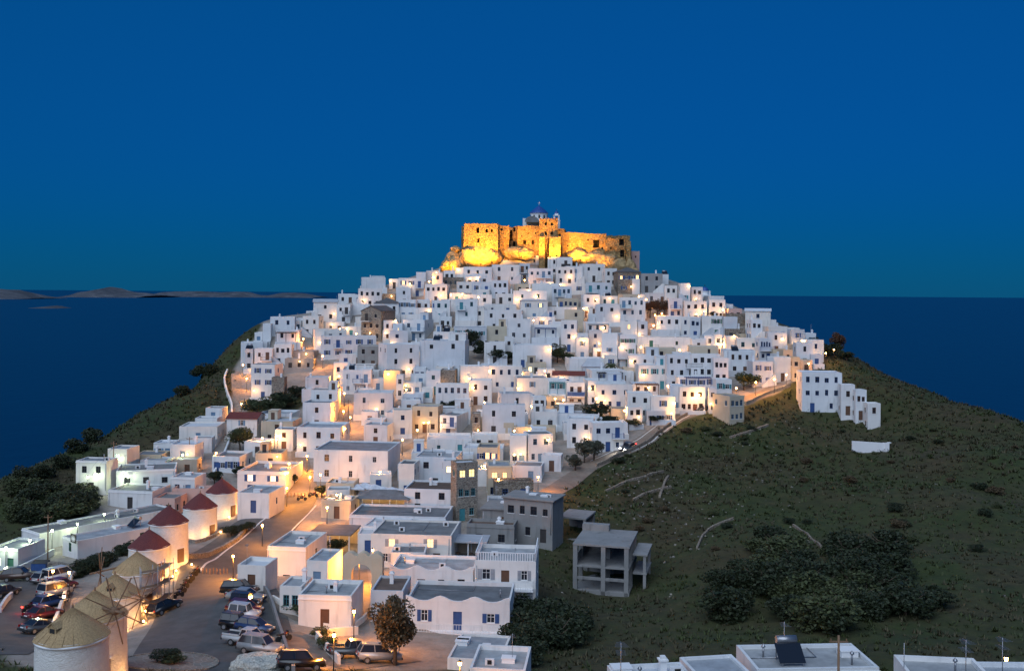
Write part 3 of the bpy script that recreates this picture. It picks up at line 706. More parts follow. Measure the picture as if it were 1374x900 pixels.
# ------------------------------------------------------------- the town: (x0, x1, roof edge y, storeys, yaw, options, label)
T = [
# top rows under the castle
(671,708,340,1,4,'w=3 dark'),(708,735,343,1,0,''),(735,768,345,2,-2,'bal=3 bc=dark solid w=2,2','pinkish white house with a dark balcony right below the floodlit keep'),
(611,622,359,1,0,'blank'),(622,660,358,2,3,'w=3,2 dark'),(660,697,355,2,-4,'w=2,2 gry'),(697,711,353,2,0,'bal=2.6 bc=dark w=2,1 bro'),(709,742,360,2,2,'w=4,2 bal=5 bc=lblue lblue'),(742,775,358,2,-3,'w=3,2'),
(760,782,357,2,5,'w=1,1'),(782,812,354,2,8,'w=2,1 dark'),(812,828,360,2,6,'dark w=2,2'),(829,860,365,2,4,'brown w=4,2 h=7 hip rh=1.6 tile=slate d=8','brown stone house with a grey hipped roof under the castle end wall'),
(847,860,374,2,3,'blank h=5'),(860,889,367,2,-3,'rend w=2,2 chim'),(888,897,368,1,0,'blank'),(595,611,363,1,0,'w=2 dark'),(594,622,372,1,2,'brown w=4'),(580,594,366,2,0,''),
(572,590,363,1,2,'blank'),(558,572,365,1,0,'blank'),(535,569,373,2,6,'w=3,2 blue bal=2.5'),(522,536,374,1,0,'w=1 dark'),(486,517,372,2,10,'blank chim'),(499,516,370,1,10,'blank'),
(570,600,381,2,-6,'w=4,1 dark'),(622,647,371,1,0,'w=2 dark'),(613,633,378,1,5,'w=2'),(633,660,378,1.4,0,'w=2 blue shut'),(660,682,376,2,-5,'w=3,2 dark'),(691,714,381,1,4,'cream w=2'),
(714,750,380,2,-3,'blank'),(737,771,384,2,0,'w=4,1 lblue bal=3 bc=green'),(752,786,380,1,0,'w=2'),(786,820,379,2,-4,'w=3,2 teal bal=4 bc=teal'),
(847,867,395,1,0,'w=2 blank'),(866,897,393,1,4,'w=2'),(890,911,383,2,-4,'w=2,2 dark'),(911,928,380,3,3,'w=0,1,2'),(928,943,385,2,0,'w=2,1 dark'),(951,972,397,1,8,'blank'),
# second rows
(481,512,387,2,6,'w=4,3 dark'),(454,476,394,1,4,'w=2 bro'),(474,486,395,1,0,'w=1'),(421,452,405,2,8,'w=1,2 dark gable=s tile=white rh=.9'),(452,470,408,2,0,'w=2,1 bal=2.2 bc=dark'),(469,496,408,1,0,'blank'),
(502,535,407,2,3,'w=3,2 dark hip rh=1.7 tile=slate d=8','white house with a grey hipped tile roof and three dark windows'),(513,530,394,1,0,'stone blank'),(535,558,402,2,0,'w=3,2 lblue'),(557,577,402,1,0,'w=2'),(558,585,413,1,3,'w=1'),(577,600,403,2,-3,'w=2,1'),
(484,512,417,3,-20,'stone w=2,3,3 gable=f rh=1.5 d=9 bal=3 bc=bro dark','tall rubble stone house with a gable and a timber balcony'),(512,536,430,2,0,'w=2,2 bro'),
(527,540,434,2,0,'w=1,1'),(540,570,429,2,-14,'w=2,3 lblue bal=4 bc=lblue d=8'),(538,570,422,1,-10,'blank'),(437,462,432,1,4,'w=2 roof=white'),(423,464,442,2,14,'w=3,3 roof=dark d=9'),(432,504,451,2,10,'w=5,5 blue bal=2.4 roof=grey','long white house with blue balcony and blue shutters above the stepped street'),
(406,428,424,2,-4,'w=2,2 bro'),(395,406,427,1,0,'blank'),(512,525,443,1,0,'bro'),(480,521,464,2,4,'rend w=3,3'),(521,562,462,3,24,'w=2,2,3 dark d=8'),(563,624,457,3,-4,'w=2,0,0 dark roof=white','broad blank white wall house with two dark windows at its top'),(551,576,459,1,0,'w=1 bro'),
(603,623,393,1,0,'w=1'),(622,661,395,1,-2,'w=2'),(665,691,394,1,2,'w=2 dark'),(689,734,390,2,2,'w=2,0'),(580,607,403,2,0,'w=2,2'),(607,645,401,3,6,'w=2,1,0 teal bal=2.6'),(637,650,413,2,0,'w=1,1'),
(649,693,408,1,0,'w=2 roof=white'),(650,700,416,2,-3,'w=3,2 dark'),(699,735,403,2,4,'w=2,1 lblue hip tile=white rh=.5','square white house with a pale low hipped roof below the keep'),(734,774,412,1,0,'w=2'),(745,780,400,1,3,'cream w=4'),
(707,720,425,1,0,'blank'),(720,745,425,1,0,'w=2 blue'),(681,712,428,3,6,'w=1,2,1 gry'),(653,680,438,2,0,'w=1,1 lit=2 cream'),(609,653,439,2,3,'w=4,3 teal'),(606,644,430,1,0,'blank'),
(712,753,437,2,-5,'w=2,2 perg bc=blue blue','white house with a blue slatted pergola on its terrace'),(753,774,430,3,-6,'w=2,1,1 blue'),(677,689,452,2,0,'w=1,1'),(650,678,459,2,4,'w=1,1 dark'),(688,740,463,2,-4,'w=0,2 blue','wide white house with two small blue windows low in its wall'),
(773,790,453,2,0,'w=1,1'),(589,606,425,1,0,'w=2 dark'),
# middle right
(783,805,395,2,4,'w=2,1 bro'),(805,829,397,1,0,'w=2'),(827,871,399,3,-4,'w=4,3,2 lblue bal=3.5 bc=teal d=9','three storey white house with green balconies above a walled garden'),(793,849,408,2,6,'w=3,2 roof=white'),(781,793,412,1,0,'w=1'),
(916,951,404,2,2,'w=3,2'),(950,975,402,2,6,'w=2,2 bro'),(897,916,400,2,0,'w=1,2 blue bal=3'),(882,914,424,2,-4,'w=3,2 dark'),(910,940,425,2,4,'w=2,2 blue'),(924,943,418,1,0,'w=1'),(789,833,421,1,0,'w=2'),
(786,818,432,2,3,'w=3,2 perg bc=grey lblue'),(833,855,431,2,-6,'w=1,2'),(856,869,431,2,0,'w=1,1 bro'),(868,917,442,1,-5,'w=0 roof=grey'),(856,926,452,2,-6,'w=2,3 green bal=4 bc=green','wide white house with green balcony railings over the lamp lit lane'),
(808,828,447,3,-24,'w=0,1,1'),(829,856,449,3,12,'w=3,2,1 green shut','white house with a row of green shutters beside a lamp lit wall'),(774,790,447,2,3,'w=1,1'),(790,808,443,2,0,'w=1,1'),(926,949,455,2,4,'w=1,1'),(945,960,450,2,0,'w=1,1'),
(920,958,404,1,0,'w=3'),(970,984,408,1,8,'blank'),(977,996,414,1,6,'w=2 pink'),(970,991,425,2,6,'w=0,1'),(974,1013,421,1,4,'brown blank'),(1001,1033,417,2,-14,'w=1,1 gable=s tile=white rh=.7 d=8'),(1008,1023,429,3,4,'w=2,0,0 dark'),(1033,1042,429,1,0,''),
(953,970,424,2,0,'w=3,1 green shut'),(924,942,426,2,-4,'w=2,1 blue'),(942,954,424,2,0,'blank'),(1031,1057,438,1.4,4,'w=2 blue bal=4 bc=blue'),(1057,1073,440,1,0,'w=1 blue'),(1062,1080,442,2,6,'w=1,1'),(1081,1095,447,1,0,'w=1 chim'),(1084,1106,456,2,8,'w=1,2'),
(970,1004,441,1,0,'brown w=2'),(975,990,451,2,0,'w=0,1'),(989,1019,454,2,-8,'w=2,2 roof=grey'),(1019,1036,454,2,10,'w=4,2 blue bal=4 bc=blue'),(1036,1051,469,1,0,'cream w=1 lit=1','small ochre house with a glowing doorway by the dark shrubs'),(1051,1064,469,2,3,'cream w=1,1 dark'),
(1065,1095,460,2,5,'w=1,1'),(1054,1067,452,1,0,''),(972,1013,470,2,-6,'w=2,3'),(1038,1063,479,2,8,'w=0,1 gry'),(1063,1074,479,2,8,'w=1,1 cream'),(1010,1038,485,2,4,'w=2,2 blue'),(922,972,475,3,2,'w=4,4,2 dark d=9','big three storey white house with rows of tall dark windows'),
(932,948,454,2,0,'w=1,1'),(958,970,449,2,0,'w=1,1'),(1086,1106,475,1,8,'w=1'),(1074,1090,483,1,0,'w=1 cream'),
# left shoulder over the sea
(363,395,425,2,6,'w=2,2 chim','white house with a tall thin chimney on the sea side ridge'),(389,406,430,1,0,'w=2'),(353,363,434,2,6,'blank roof=dark'),(342,352,446,1,4,'w=1'),(370,401,443,2,4,'w=2,2 perg bc=dark dark'),(324,352,459,2,12,'w=1,2 chim'),
(367,392,462,2,2,'w=3,2 dark'),(391,405,459,1,0,'bro'),(338,369,467,2,0,'w=2,2 bal=3 bc=bro bro'),(329,339,468,2,0,'w=1,1'),(382,421,481,1,-2,'rend w=3 roof=grey'),(392,421,471,1,-2,'rend blank roof=grey'),(337,369,489,3,-6,'w=2,2,1 blue d=6','white house with paired blue shutters standing over the footpath'),
(362,384,506,2,0,'stone blank'),(410,441,506,1.5,4,'w=1 roof=grey'),(417,453,523,2,2,'w=2,1 roof=dark'),(423,437,444,2,0,''),(448,469,487,2,8,'w=2,2 blue'),(462,490,496,2,0,'w=2,3 blue bal=2.4'),(405,417,522,1,0,'blank'),
# centre
(460,498,496,2,4,'w=3,3 lblue bal=2.2'),(498,516,508,1,0,'w=1'),(515,537,497,2,0,'blank cream'),(531,542,503,2,0,'w=1,1'),(552,574,493,1,0,'w=2'),(572,591,497,2,-4,'w=1,2'),(591,611,496,2,-4,'stone w=0,1'),(618,655,491,2,6,'blank roof=white'),
(531,570,513,1,0,'w=3 roof=white'),(581,633,515,2,-6,'w=5,3 lblue d=8','long white house with five shuttered windows above the planted terrace'),(630,660,510,2,0,'w=2,2 bro'),(475,527,527,2,4,'w=2,2 par=.6 lblue roof=white','white house with a crenellated pale roof terrace by the stepped street'),(540,568,528,1,0,'w=2'),(566,581,520,1,0,'w=1 teal'),
(552,588,545,2,-8,'cream w=2,3 bro','cream house with brown shutters standing on the lamp lit alley'),(528,553,550,2,8,'w=1,1 blue'),(488,520,570,1.5,-8,'w=1 bro'),(590,613,557,1.5,-16,'w=2 blue bal=3.4 bc=blue d=8','small white house with two blue doors and a blue railing'),(633,645,554,2,0,'stone w=1,1'),(640,712,543,2.4,14,'w=2,2 dark d=7 roof=dark'),
(573,633,589,1,4,'w=2 roof=white'),(633,668,583,1,0,'w=2'),(653,703,491,2,-4,'w=4,2 blue'),(706,733,487,1,0,'cream w=3 lit=2'),(694,735,507,2,6,'w=1,1 roof=grey'),(764,812,481,1.4,6,'w=0 roof=white'),(778,816,492,1,6,'hip rh=2.0 tile=white w=2 d=7','white house with a steep pale pyramid roof behind the palm'),
(810,830,477,2,0,'w=1,2'),(742,784,503,1,-4,'gable=s tile=red rh=.8 w=1','white house with a long dark red tile roof'),(735,760,509,2,0,'w=2,2 perg bc=teal teal'),(758,787,513,2,-4,'w=2,2 bal=4 bc=blue solid bro','white house with a solid blue balcony front under the red roof'),(789,840,511,2,4,'w=5,4 blue','white house with a row of blue windows above the round dark bush'),
(673,715,528,2,10,'w=1,2 roof=grey'),(715,733,532,2,10,'w=2,1'),(726,757,531,1,0,'w=3 cream'),(745,783,542,1,0,'stone w=1'),(713,748,552,1.4,0,'w=2 par=.8'),(748,804,555,1,-4,'w=0 roof=white'),(761,796,562,2,-8,'w=2,2'),(795,837,567,2,10,'w=3,3 blue bal=2.5'),
(669,690,567,1,0,'cream w=2 bro'),(690,745,573,1,-4,'w=3 par=.9 cream'),(682,709,584,2,-20,'w=0,2 lblue d=8'),(709,742,582,2,12,'w=2,3 lblue'),
# right of centre by the hill road
(844,887,477,2,-3,'w=3,2'),(834,857,493,1,0,'cream w=3 bro'),(857,900,490,2,0,'w=3,2'),(887,955,476,3,3,'w=5,4,3 dark bal=4 d=9','big bluish white three storey house with a recessed balcony'),(955,980,480,3,-12,'w=3,2,2 dark'),(973,1013,471,2,6,'w=3,2'),
(910,960,506,1.5,0,'w=4 perg bc=blue blue','low white house with a long blue pergola above the lamp lit corner'),(849,885,515,1.5,0,'w=3 perg bc=bro bro'),(800,849,516,2,4,'w=3,4 blue'),(899,916,517,2,-8,'w=0,1'),(874,906,532,2,-4,'w=1,2 blue'),(842,875,527,2,0,'w=2,2 dark'),(907,951,519,2,4,'w=3,4'),
(961,982,509,2,0,'w=2,2 teal'),(950,963,520,2,0,'w=1,1'),(978,1000,531,2,26,'w=3,3 lblue d=6 cream','cream corner house with slim windows beside the parked black cars'),(820,842,548,1,0,'cream blank'),(842,862,546,1.5,6,'w=2 dark'),(864,897,551,1,0,'w=2 blue'),
# white stepped group on the right hand slope
(1077,1129,500,3,-6,'w=4,4,2 d=7 Y=225 h=9 plain','tall white guest house stepping down the bare slope'),(1129,1147,516,2,-6,'w=1,1 Y=221 h=7 plain'),(1146,1165,523,2,-6,'w=2,1 bro Y=219 h=7.5 plain'),(1162,1184,541,1.5,-10,'w=1 Y=216 h=6 plain'),
# lower left
(406,444,540,2,-3,'w=1,1 bro d=7'),(398,457,573,2,-3,'w=3,3 bro d=9 roof=grey','white house with a lamp lit arched doorway at the top of the street'),(420,521,604,2,-5,'w=3,3 gry d=12 roof=grey par=.25 noside','big white two storey hall with a grey roof beside the cafe street'),
(350,393,565,1.5,-3,'w=1 roof=white cream'),(345,390,555,1,-3,'w=2'),(369,393,576,1.5,0,'w=1 bro'),(304,345,561,1.5,-2,'gable=s tile=red rh=1.0 w=1','small white house with a dark red ridge roof above the tree'),(318,384,632,1.5,-4,'w=2 lit=2 blue shut d=11 roof=dark','white bar with lit blue shuttered windows and a wide dark roof'),
(284,322,612,1,-6,'w=4 blue d=7'),(318,362,661,1.4,-8,'w=1 d=7 roof=grey'),(437,475,648,1,-2,'w=2 lit=2 cream d=5 roof=white'),(535,556,622,2,-6,'w=0,1 d=6'),(557,612,613,2,-6,'w=2,1 dark d=8 roof=grey'),(542,611,656,1.5,-6,'w=2 d=8 roof=brown','white house with a flat brown roof and a lit glass door'),
(468,598,692,1,-5,'w=0 d=10 roof=dark par=.35','long low white building with a dark flat roof'),(497,606,717,1.5,-5,'w=2 lit=1 gry shut d=9 roof=dark','white house with two glowing curtained windows and a dark roof'),(522,635,765,1,-4,'w=4 dark d=7.5 roof=grey wave=3'),(544,684,807,2,-4,'w=3,3 blue shut d=8 roof=dark wave=3 Y=112 bal=11 bc=white','white house with a scalloped parapet, blue shutters and a long balcony'),
(637,719,752,3,-4,'w=3,3,2 gry shut d=8 roof=grey h=9 Y=122 bal=7 bc=white rail plain','white three storey house with a balustraded roof terrace'),(613,641,620,3,22,'stone w=2,3,2 lit=1 h=10 d=7','brown stone house with yellow lit upper windows'),(592,613,618,2,-10,'w=1,1 lit=2'),
(640,668,600,2,-3,'w=3,2 lit=1 cream d=6','ochre house with a row of glowing windows'),(655,686,625,2,4,'cream w=2,3 lit=1 d=6'),(664,716,645,1.4,6,'brown w=2 d=7 roof=brown'),
(358,411,733,2,-8,'w=0,1 d=9 roof=grey Y=137 h=6','blue white villa with a blank seaward wall above the car park'),(411,440,752,1.2,-8,'w=1 d=6 roof=grey'),(400,472,798,1.2,-4,'w=1 bro d=6 roof=grey'),(375,405,786,1,-6,'w=2 d=4 roof=grey'),(318,357,758,1,-8,'w=1 lit=1 d=4 par=.5'),(497,541,792,1.2,-3,'w=0 d=6 roof=brown','low white shed with a dark brown flat roof'),
(600,672,884,1.4,-8,'w=1 lit=1 d=7 roof=grey Y=95 h=4'),(630,705,897,1,-6,'blank d=6 roof=grey Y=88'),
(676,741,670,2.5,-22,'concrete slab par=.05 d=10 w=4,3 dark roof=grey noside','unfinished concrete house with an overhanging slab roof'),(647,708,684,1.3,-12,'concrete slab par=.05 d=6 w=1 roof=grey','lower concrete wing with a slab roof beside the unfinished house'),(626,690,703,1.2,-8,'concrete w=2 roof=brown d=5','flat concrete garage with a brown roof below the yellow lit windows'),
# left edge
(101,144,618,2,-6,'w=2,1 dark d=9 roof=grey lit=0'),(144,171,602,2,-6,'w=1 lit=3 d=5'),(160,232,630,1.4,16,'w=3 dark d=8 roof=dark','white house with a dark shallow roof beside the lit veranda'),(206,232,594,1,0,'w=2 lblue par=.3'),(228,262,596,1.4,-4,'w=1 lit=2 lblue'),(241,291,572,1.3,4,'w=1 d=8'),(262,291,561,1,4,'blank par=.4'),
(143,206,658,1,-8,'w=1 dark d=8 roof=dark'),(205,235,668,1,-6,'pink w=2 roof=dark d=5'),(224,286,655,1,-8,'pink blank par=.7 d=7','low house with a glowing pink roof terrace behind the windmills'),(228,262,640,1.3,-6,'w=2 lblue d=5'),
(22,60,712,2,-38,'w=2,2 dark d=26 roof=dark Y=152 h=7','long flat roofed building washed in greenish light'),(78,110,722,1.5,-40,'w=1 green d=20 roof=grey Y=146 h=5','blue roofed workshop with an oval sign on its end wall'),(-14,26,735,1.3,-10,'w=2 lit=3 green d=6 Y=140 h=4','small shop with bright fluorescent windows beside the lower road'),
# foreground roofs
(1014,1182,896,1,4,'w=3 d=4.6 Y=66 h=4.5 tank ant plain par=.25 roof=grey','white house with a rooftop water heater at the foot of the dark slope'),(936,1012,906,1,10,'w=2 d=3.6 Y=64 h=4 roof=grey plain'),(1226,1335,912,1,-6,'w=2 d=4 Y=60 h=4 plain roof=grey'),(830,935,915,1,8,'w=1 d=3.2 Y=62 h=4 plain chim'),(1335,1420,915,1,0,'w=1 d=3.6 Y=64 h=4 plain'),
]
PL = [plan_house(*t) for t in T]
def rect_pts(H):
    c, s = math.cos(R(H['yaw'])), math.sin(R(H['yaw'])); w, d = H['w'], H['d']
    return [(H['x']+a*c-b*s, H['y']+a*s+b*c) for a, b in ((-w/2,0),(w/2,0),(w/2,d),(-w/2,d))]
def sat(A_, B_):
    best = 1e9
    for Q in (A_, B_):
        for i in range(4):
            x1, y1 = Q[i]; x2, y2 = Q[(i+1) % 4]; nx, ny = y2-y1, x1-x2; l = math.hypot(nx, ny); nx /= l; ny /= l
            a = [x*nx+y*ny for x, y in A_]; b = [x*nx+y*ny for x, y in B_]
            ov = min(max(a), max(b)) - max(min(a), min(b))
            if ov <= 0: return 0
            best = min(best, ov)
    return best
PL.sort(key=lambda H: H['y'])
for i, H in enumerate(PL):              # keep each house clear of the one behind it
    for it in range(14):
        bad = [K for K in PL[i+1:] if K['y'] - H['y'] < 34 and abs(K['x']-H['x']) < 30 and sat(rect_pts(H), rect_pts(K)) > .12]
        if not bad: break
        if H['d'] > 3.2: H['d'] = max(3.0, H['d']-.7)
        else:
            H['yaw'] *= .6
            if it > 8: H['w'] *= .95
for i, H in enumerate(PL): build_house(H, i)
# ------------------------------------------------------------- the castle on the summit
def stone_block(mb, w, d, h, holes=(), amp=.14, cell=.9, jag=.25, seed=0, base=0, taper=0, m=0):
    """rough masonry block, local front y=0; openings are recessed in the displaced face"""
    def disp(p, out_n):
        v = Vector(p); n = noise.noise(v*.55+Vector((seed, 0, 0)))*amp + noise.noise(v*1.7+Vector((0, seed, 0)))*amp*.6
        return v + Vector(out_n)*n
    def face(o, u, n, L, hs, m=m):
        o = Vector(o); u = Vector(u); n = Vector(n)
        xs = set([0.0, L]); zs = set([base, h])
        k = max(1, int(L/cell)); xs |= {L*i/k for i in range(k+1)}; k2 = max(1, int((h-base)/cell)); zs |= {base+(h-base)*i/k2 for i in range(k2+1)}
        for q in hs: xs |= {q[0], q[0]+q[2]}; zs |= {q[1], q[1]+q[3]}
        xs = sorted(xs); zs = sorted(zs)
        def pt(x, z):
            p = o + u*x + Vector((0,0,z))
            top = z >= h-1e-6
            q = disp(p, n)
            if taper: q += Vector(n)*taper*(1-(z-base)/(h-base))
            if top: q.z += jag*(noise.noise(Vector((p.x*.6+seed, p.y*.6, 1.7))))
            return q
        flip = u.cross(Vector((0,0,1))).dot(n) < 0
        for i in range(len(xs)-1):
            for j in range(len(zs)-1):
                cx = (xs[i]+xs[i+1])/2; cz = (zs[j]+zs[j+1])/2
                c4 = [pt(xs[i],zs[j]), pt(xs[i+1],zs[j]), pt(xs[i+1],zs[j+1]), pt(xs[i],zs[j+1])]
                if any(q[0] < cx < q[0]+q[2] and q[1] < cz < q[1]+q[3] for q in hs):
                    b4 = [c-n*.6 for c in c4]
                    mb.quad(*(b4 if not flip else b4[::-1]), 1)
                    for a in range(4):
                        b_ = (a+1) % 4; mb.quad(c4[a], c4[b_], b4[b_], b4[a], m)
                    continue
                mb.quad(*(c4 if not flip else c4[::-1]), m)
    face((-w/2,0,0), (1,0,0), (0,-1,0), w, holes); face((-w/2,0,0), (0,1,0), (-1,0,0), d, ()); face((w/2,0,0), (0,1,0), (1,0,0), d, ()); face((-w/2,d,0), (1,0,0), (0,1,0), w, ())
    mb.quad((-w/2,0,h-.15), (w/2,0,h-.15), (w/2,d,h-.15), (-w/2,d,h-.15), m)
CY = 344.0
castle = empty('castle', at(725, 350, CY)); 
tag(castle, 'floodlit golden stone castle crowning the white hill town', 'castle')
def cpx(x): return unroll(x, 330)[0]*CY/F
def castle_block(name, x0, x1, y0, y1, Y, d, yaw=0, holes=(), amp=.14, taper=0, jag=.3, seed=0, mats=None):
    """block seen from photo x0..x1, top y0, bottom y1; holes as (photo x, photo y, w, h in metres)"""
    a = at(x0, y1, Y); b = at(x1, y1, Y); top = at((x0+x1)/2, y0, Y).z; bot = min(a.z, b.z) - 4
    w = (b.x-a.x)/math.cos(R(yaw)); mb = MB(); hs = []
    for (hx, hy, hw, hh) in holes:
        q = at(hx, hy, Y); hs.append(((q.x-a.x)/math.cos(R(yaw))-hw/2, q.z-bot-hh/2, hw, hh))
    stone_block(mb, w, d, top-bot, hs, amp, .8, jag, seed, 0, taper)
    o = mb.build(name, mats or [castle_m, void_m], castle)
    o.location = Vector(((a.x+b.x)/2, Y, bot)) - castle.location; o.rotation_euler = (0, 0, R(yaw)); return o
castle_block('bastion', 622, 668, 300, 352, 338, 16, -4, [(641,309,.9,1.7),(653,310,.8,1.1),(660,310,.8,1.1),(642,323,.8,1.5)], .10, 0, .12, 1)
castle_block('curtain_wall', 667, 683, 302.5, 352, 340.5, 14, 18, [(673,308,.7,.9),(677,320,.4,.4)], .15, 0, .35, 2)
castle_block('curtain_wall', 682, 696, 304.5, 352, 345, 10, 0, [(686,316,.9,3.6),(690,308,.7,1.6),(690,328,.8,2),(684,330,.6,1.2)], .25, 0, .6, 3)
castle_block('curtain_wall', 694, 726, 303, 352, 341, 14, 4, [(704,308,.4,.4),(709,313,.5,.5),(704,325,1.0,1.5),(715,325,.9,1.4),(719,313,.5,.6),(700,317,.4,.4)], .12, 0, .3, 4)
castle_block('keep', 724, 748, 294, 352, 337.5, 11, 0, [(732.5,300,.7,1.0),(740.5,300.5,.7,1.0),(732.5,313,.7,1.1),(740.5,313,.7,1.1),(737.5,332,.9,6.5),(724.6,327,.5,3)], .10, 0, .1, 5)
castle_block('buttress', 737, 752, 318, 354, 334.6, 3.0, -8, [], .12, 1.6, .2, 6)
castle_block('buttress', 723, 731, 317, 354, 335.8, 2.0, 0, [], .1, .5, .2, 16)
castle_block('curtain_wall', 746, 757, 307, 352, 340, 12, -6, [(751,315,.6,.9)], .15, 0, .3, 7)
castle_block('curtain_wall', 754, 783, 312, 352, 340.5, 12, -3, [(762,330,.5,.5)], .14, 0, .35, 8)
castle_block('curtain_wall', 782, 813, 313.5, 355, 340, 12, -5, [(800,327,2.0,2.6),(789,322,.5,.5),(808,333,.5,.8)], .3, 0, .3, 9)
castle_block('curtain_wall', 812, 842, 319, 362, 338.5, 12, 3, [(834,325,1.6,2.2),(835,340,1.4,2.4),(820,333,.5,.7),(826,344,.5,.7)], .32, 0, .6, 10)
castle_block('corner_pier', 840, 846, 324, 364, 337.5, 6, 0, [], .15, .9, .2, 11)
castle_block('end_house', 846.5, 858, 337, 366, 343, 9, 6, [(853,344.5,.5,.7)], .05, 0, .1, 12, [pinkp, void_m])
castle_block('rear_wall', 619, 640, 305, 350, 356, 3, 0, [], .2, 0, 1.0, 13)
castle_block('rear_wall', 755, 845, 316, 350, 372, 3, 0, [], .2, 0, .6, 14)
mb = MB()
for i in range(7): mb.box(-2.95+i*.93, -2.95+i*.93+.5, .05, .5, 0, .55)
o = mb.build('crenellation', castle_m, castle); kp = at(736, 294, 337.5); o.location = kp - castle.location + Vector((0, 0, -.15))
# rock that the walls stand on
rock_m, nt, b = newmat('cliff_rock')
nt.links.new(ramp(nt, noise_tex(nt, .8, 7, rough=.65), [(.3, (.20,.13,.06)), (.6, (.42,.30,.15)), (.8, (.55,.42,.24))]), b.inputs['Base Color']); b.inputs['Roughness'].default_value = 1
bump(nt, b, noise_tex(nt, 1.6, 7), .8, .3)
def boulder(name, c, r3, seed, mat, parent=None, amp=.35, sub=3):
    bm = bmesh.new(); bmesh.ops.create_icosphere(bm, subdivisions=sub, radius=1)
    for v in bm.verts:
        n = noise.fractal(v.co*1.3+Vector((seed, seed*.7, 0)), 1, 2, 3)*amp + abs(noise.noise(v.co*2.6+Vector((0, seed, 0))))*amp*.5
        v.co = Vector((v.co.x*r3[0], v.co.y*r3[1], v.co.z*r3[2]))*(1+n)
    me = bpy.data.meshes.new(name); bm.to_mesh(me); bm.free(); me.materials.append(mat)
    return inst(name, me, parent, Vector(c) - (parent.location if parent else Vector((0,0,0))))
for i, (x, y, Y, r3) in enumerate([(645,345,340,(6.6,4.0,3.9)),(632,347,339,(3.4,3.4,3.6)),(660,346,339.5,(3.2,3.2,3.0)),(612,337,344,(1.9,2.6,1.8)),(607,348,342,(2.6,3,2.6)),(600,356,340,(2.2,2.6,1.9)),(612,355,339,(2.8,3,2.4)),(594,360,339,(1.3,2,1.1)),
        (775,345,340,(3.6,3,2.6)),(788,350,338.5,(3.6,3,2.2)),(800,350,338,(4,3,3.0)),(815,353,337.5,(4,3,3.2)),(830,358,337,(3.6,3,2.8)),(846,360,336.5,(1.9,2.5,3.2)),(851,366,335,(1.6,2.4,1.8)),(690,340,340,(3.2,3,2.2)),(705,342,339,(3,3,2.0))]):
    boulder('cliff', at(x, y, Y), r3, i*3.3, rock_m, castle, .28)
# church inside the walls
ch = empty('church', at(722, 296, 352)); tag(ch, 'white church with a blue tiled dome rising behind the castle keep', 'church')
mb = MB(); mb.box(-5.4, -2.6, -2, 3, -14, .6); mb.box(-4.2, 4.4, -3, 6, -14, -.6); mb.build('nave', whiteb, ch)
mb = MB(); mb.lathe([(3.05,-.6),(3.05,2.3),(3.25,2.3),(3.25,2.5)], 16, 0, .3, 0, False); dr = mb.build('drum', whiteb, ch)
for k in range(10):
    a = 2*math.pi*(k+.5)/10
    wb = MB(); wb.box(-.28, .28, -.03, .1, 0, 1.2); wb.build('window', [void_m], dr, (.3+3.06*math.cos(a), 3.06*math.sin(a), .6), (0, 0, a+math.pi/2))
mb = MB(); mb.lathe([(3.4,2.5),(3.1,2.9),(2.35,3.6),(1.5,4.3),(.7,4.9),(.12,5.25),(.1,5.5)], 16, 0, .3, 0); mb.build('dome', blue_dome, ch)
mb = MB(); mb.box(.24,.36,-.05,.05,5.4,6.7); mb.box(-.1,.7,-.05,.05,6.1,6.24); mb.build('cross', P['white'], ch)
mb = MB()
for k in range(13):
    a0, a1 = math.pi*k/13, math.pi*(k+1)/13
    p0, p1 = (-2.3-2.5*math.cos(a0), 2.0*math.sin(a0)-.9), (-2.3-2.5*math.cos(a1), 2.0*math.sin(a1)-.9)
    mb.quad((p0[0],-6,p0[1]),(p0[0],-3.05,p0[1]),(p1[0],-3.05,p1[1]),(p1[0],-6,p1[1]),0,True)
    mb.quad((p0[0],-6,-1),(p0[0],-6,p0[1]),(p1[0],-6,p1[1]),(p1[0],-6,-1))
mb.build('apse_vault', roof_dark, ch)
bt = empty('bell_tower', at(746.5, 306, 349)); tag(bt, 'slim white bell tower beside the castle keep', 'bell tower')
mb = MB(); mb.box(-1.2,1.2,-1.2,1.2,-14,2.4); mb.box(-1.4,1.4,-1.4,1.4,2.403,2.6)
for sx in (-1,1):
    for sy in (-1,1): mb.box(sx*.8-.22, sx*.8+.22, sy*.8-.22, sy*.8+.22, 2.603, 4.2)
mb.box(-1.15,1.15,-1.15,1.15,4.203,4.45); mb.box(-.6,.6,-.6,.6,4.453,5.1); mb.build('shaft', whiteb, bt)
mb = MB(); mb.lathe([(.7,5.1),(.6,5.5),(.3,5.9),(.05,6.05)], 10); mb.box(-.04,.04,-.04,.04,6,6.9); mb.box(-.25,.25,-.04,.04,6.45,6.53); mb.build('cupola', blue_dome, bt)
mb = MB(); mb.lathe([(.05,3.9),(.18,3.8),(.26,3.3),(.34,3.1)], 10); mb.build('bell', iron, bt)
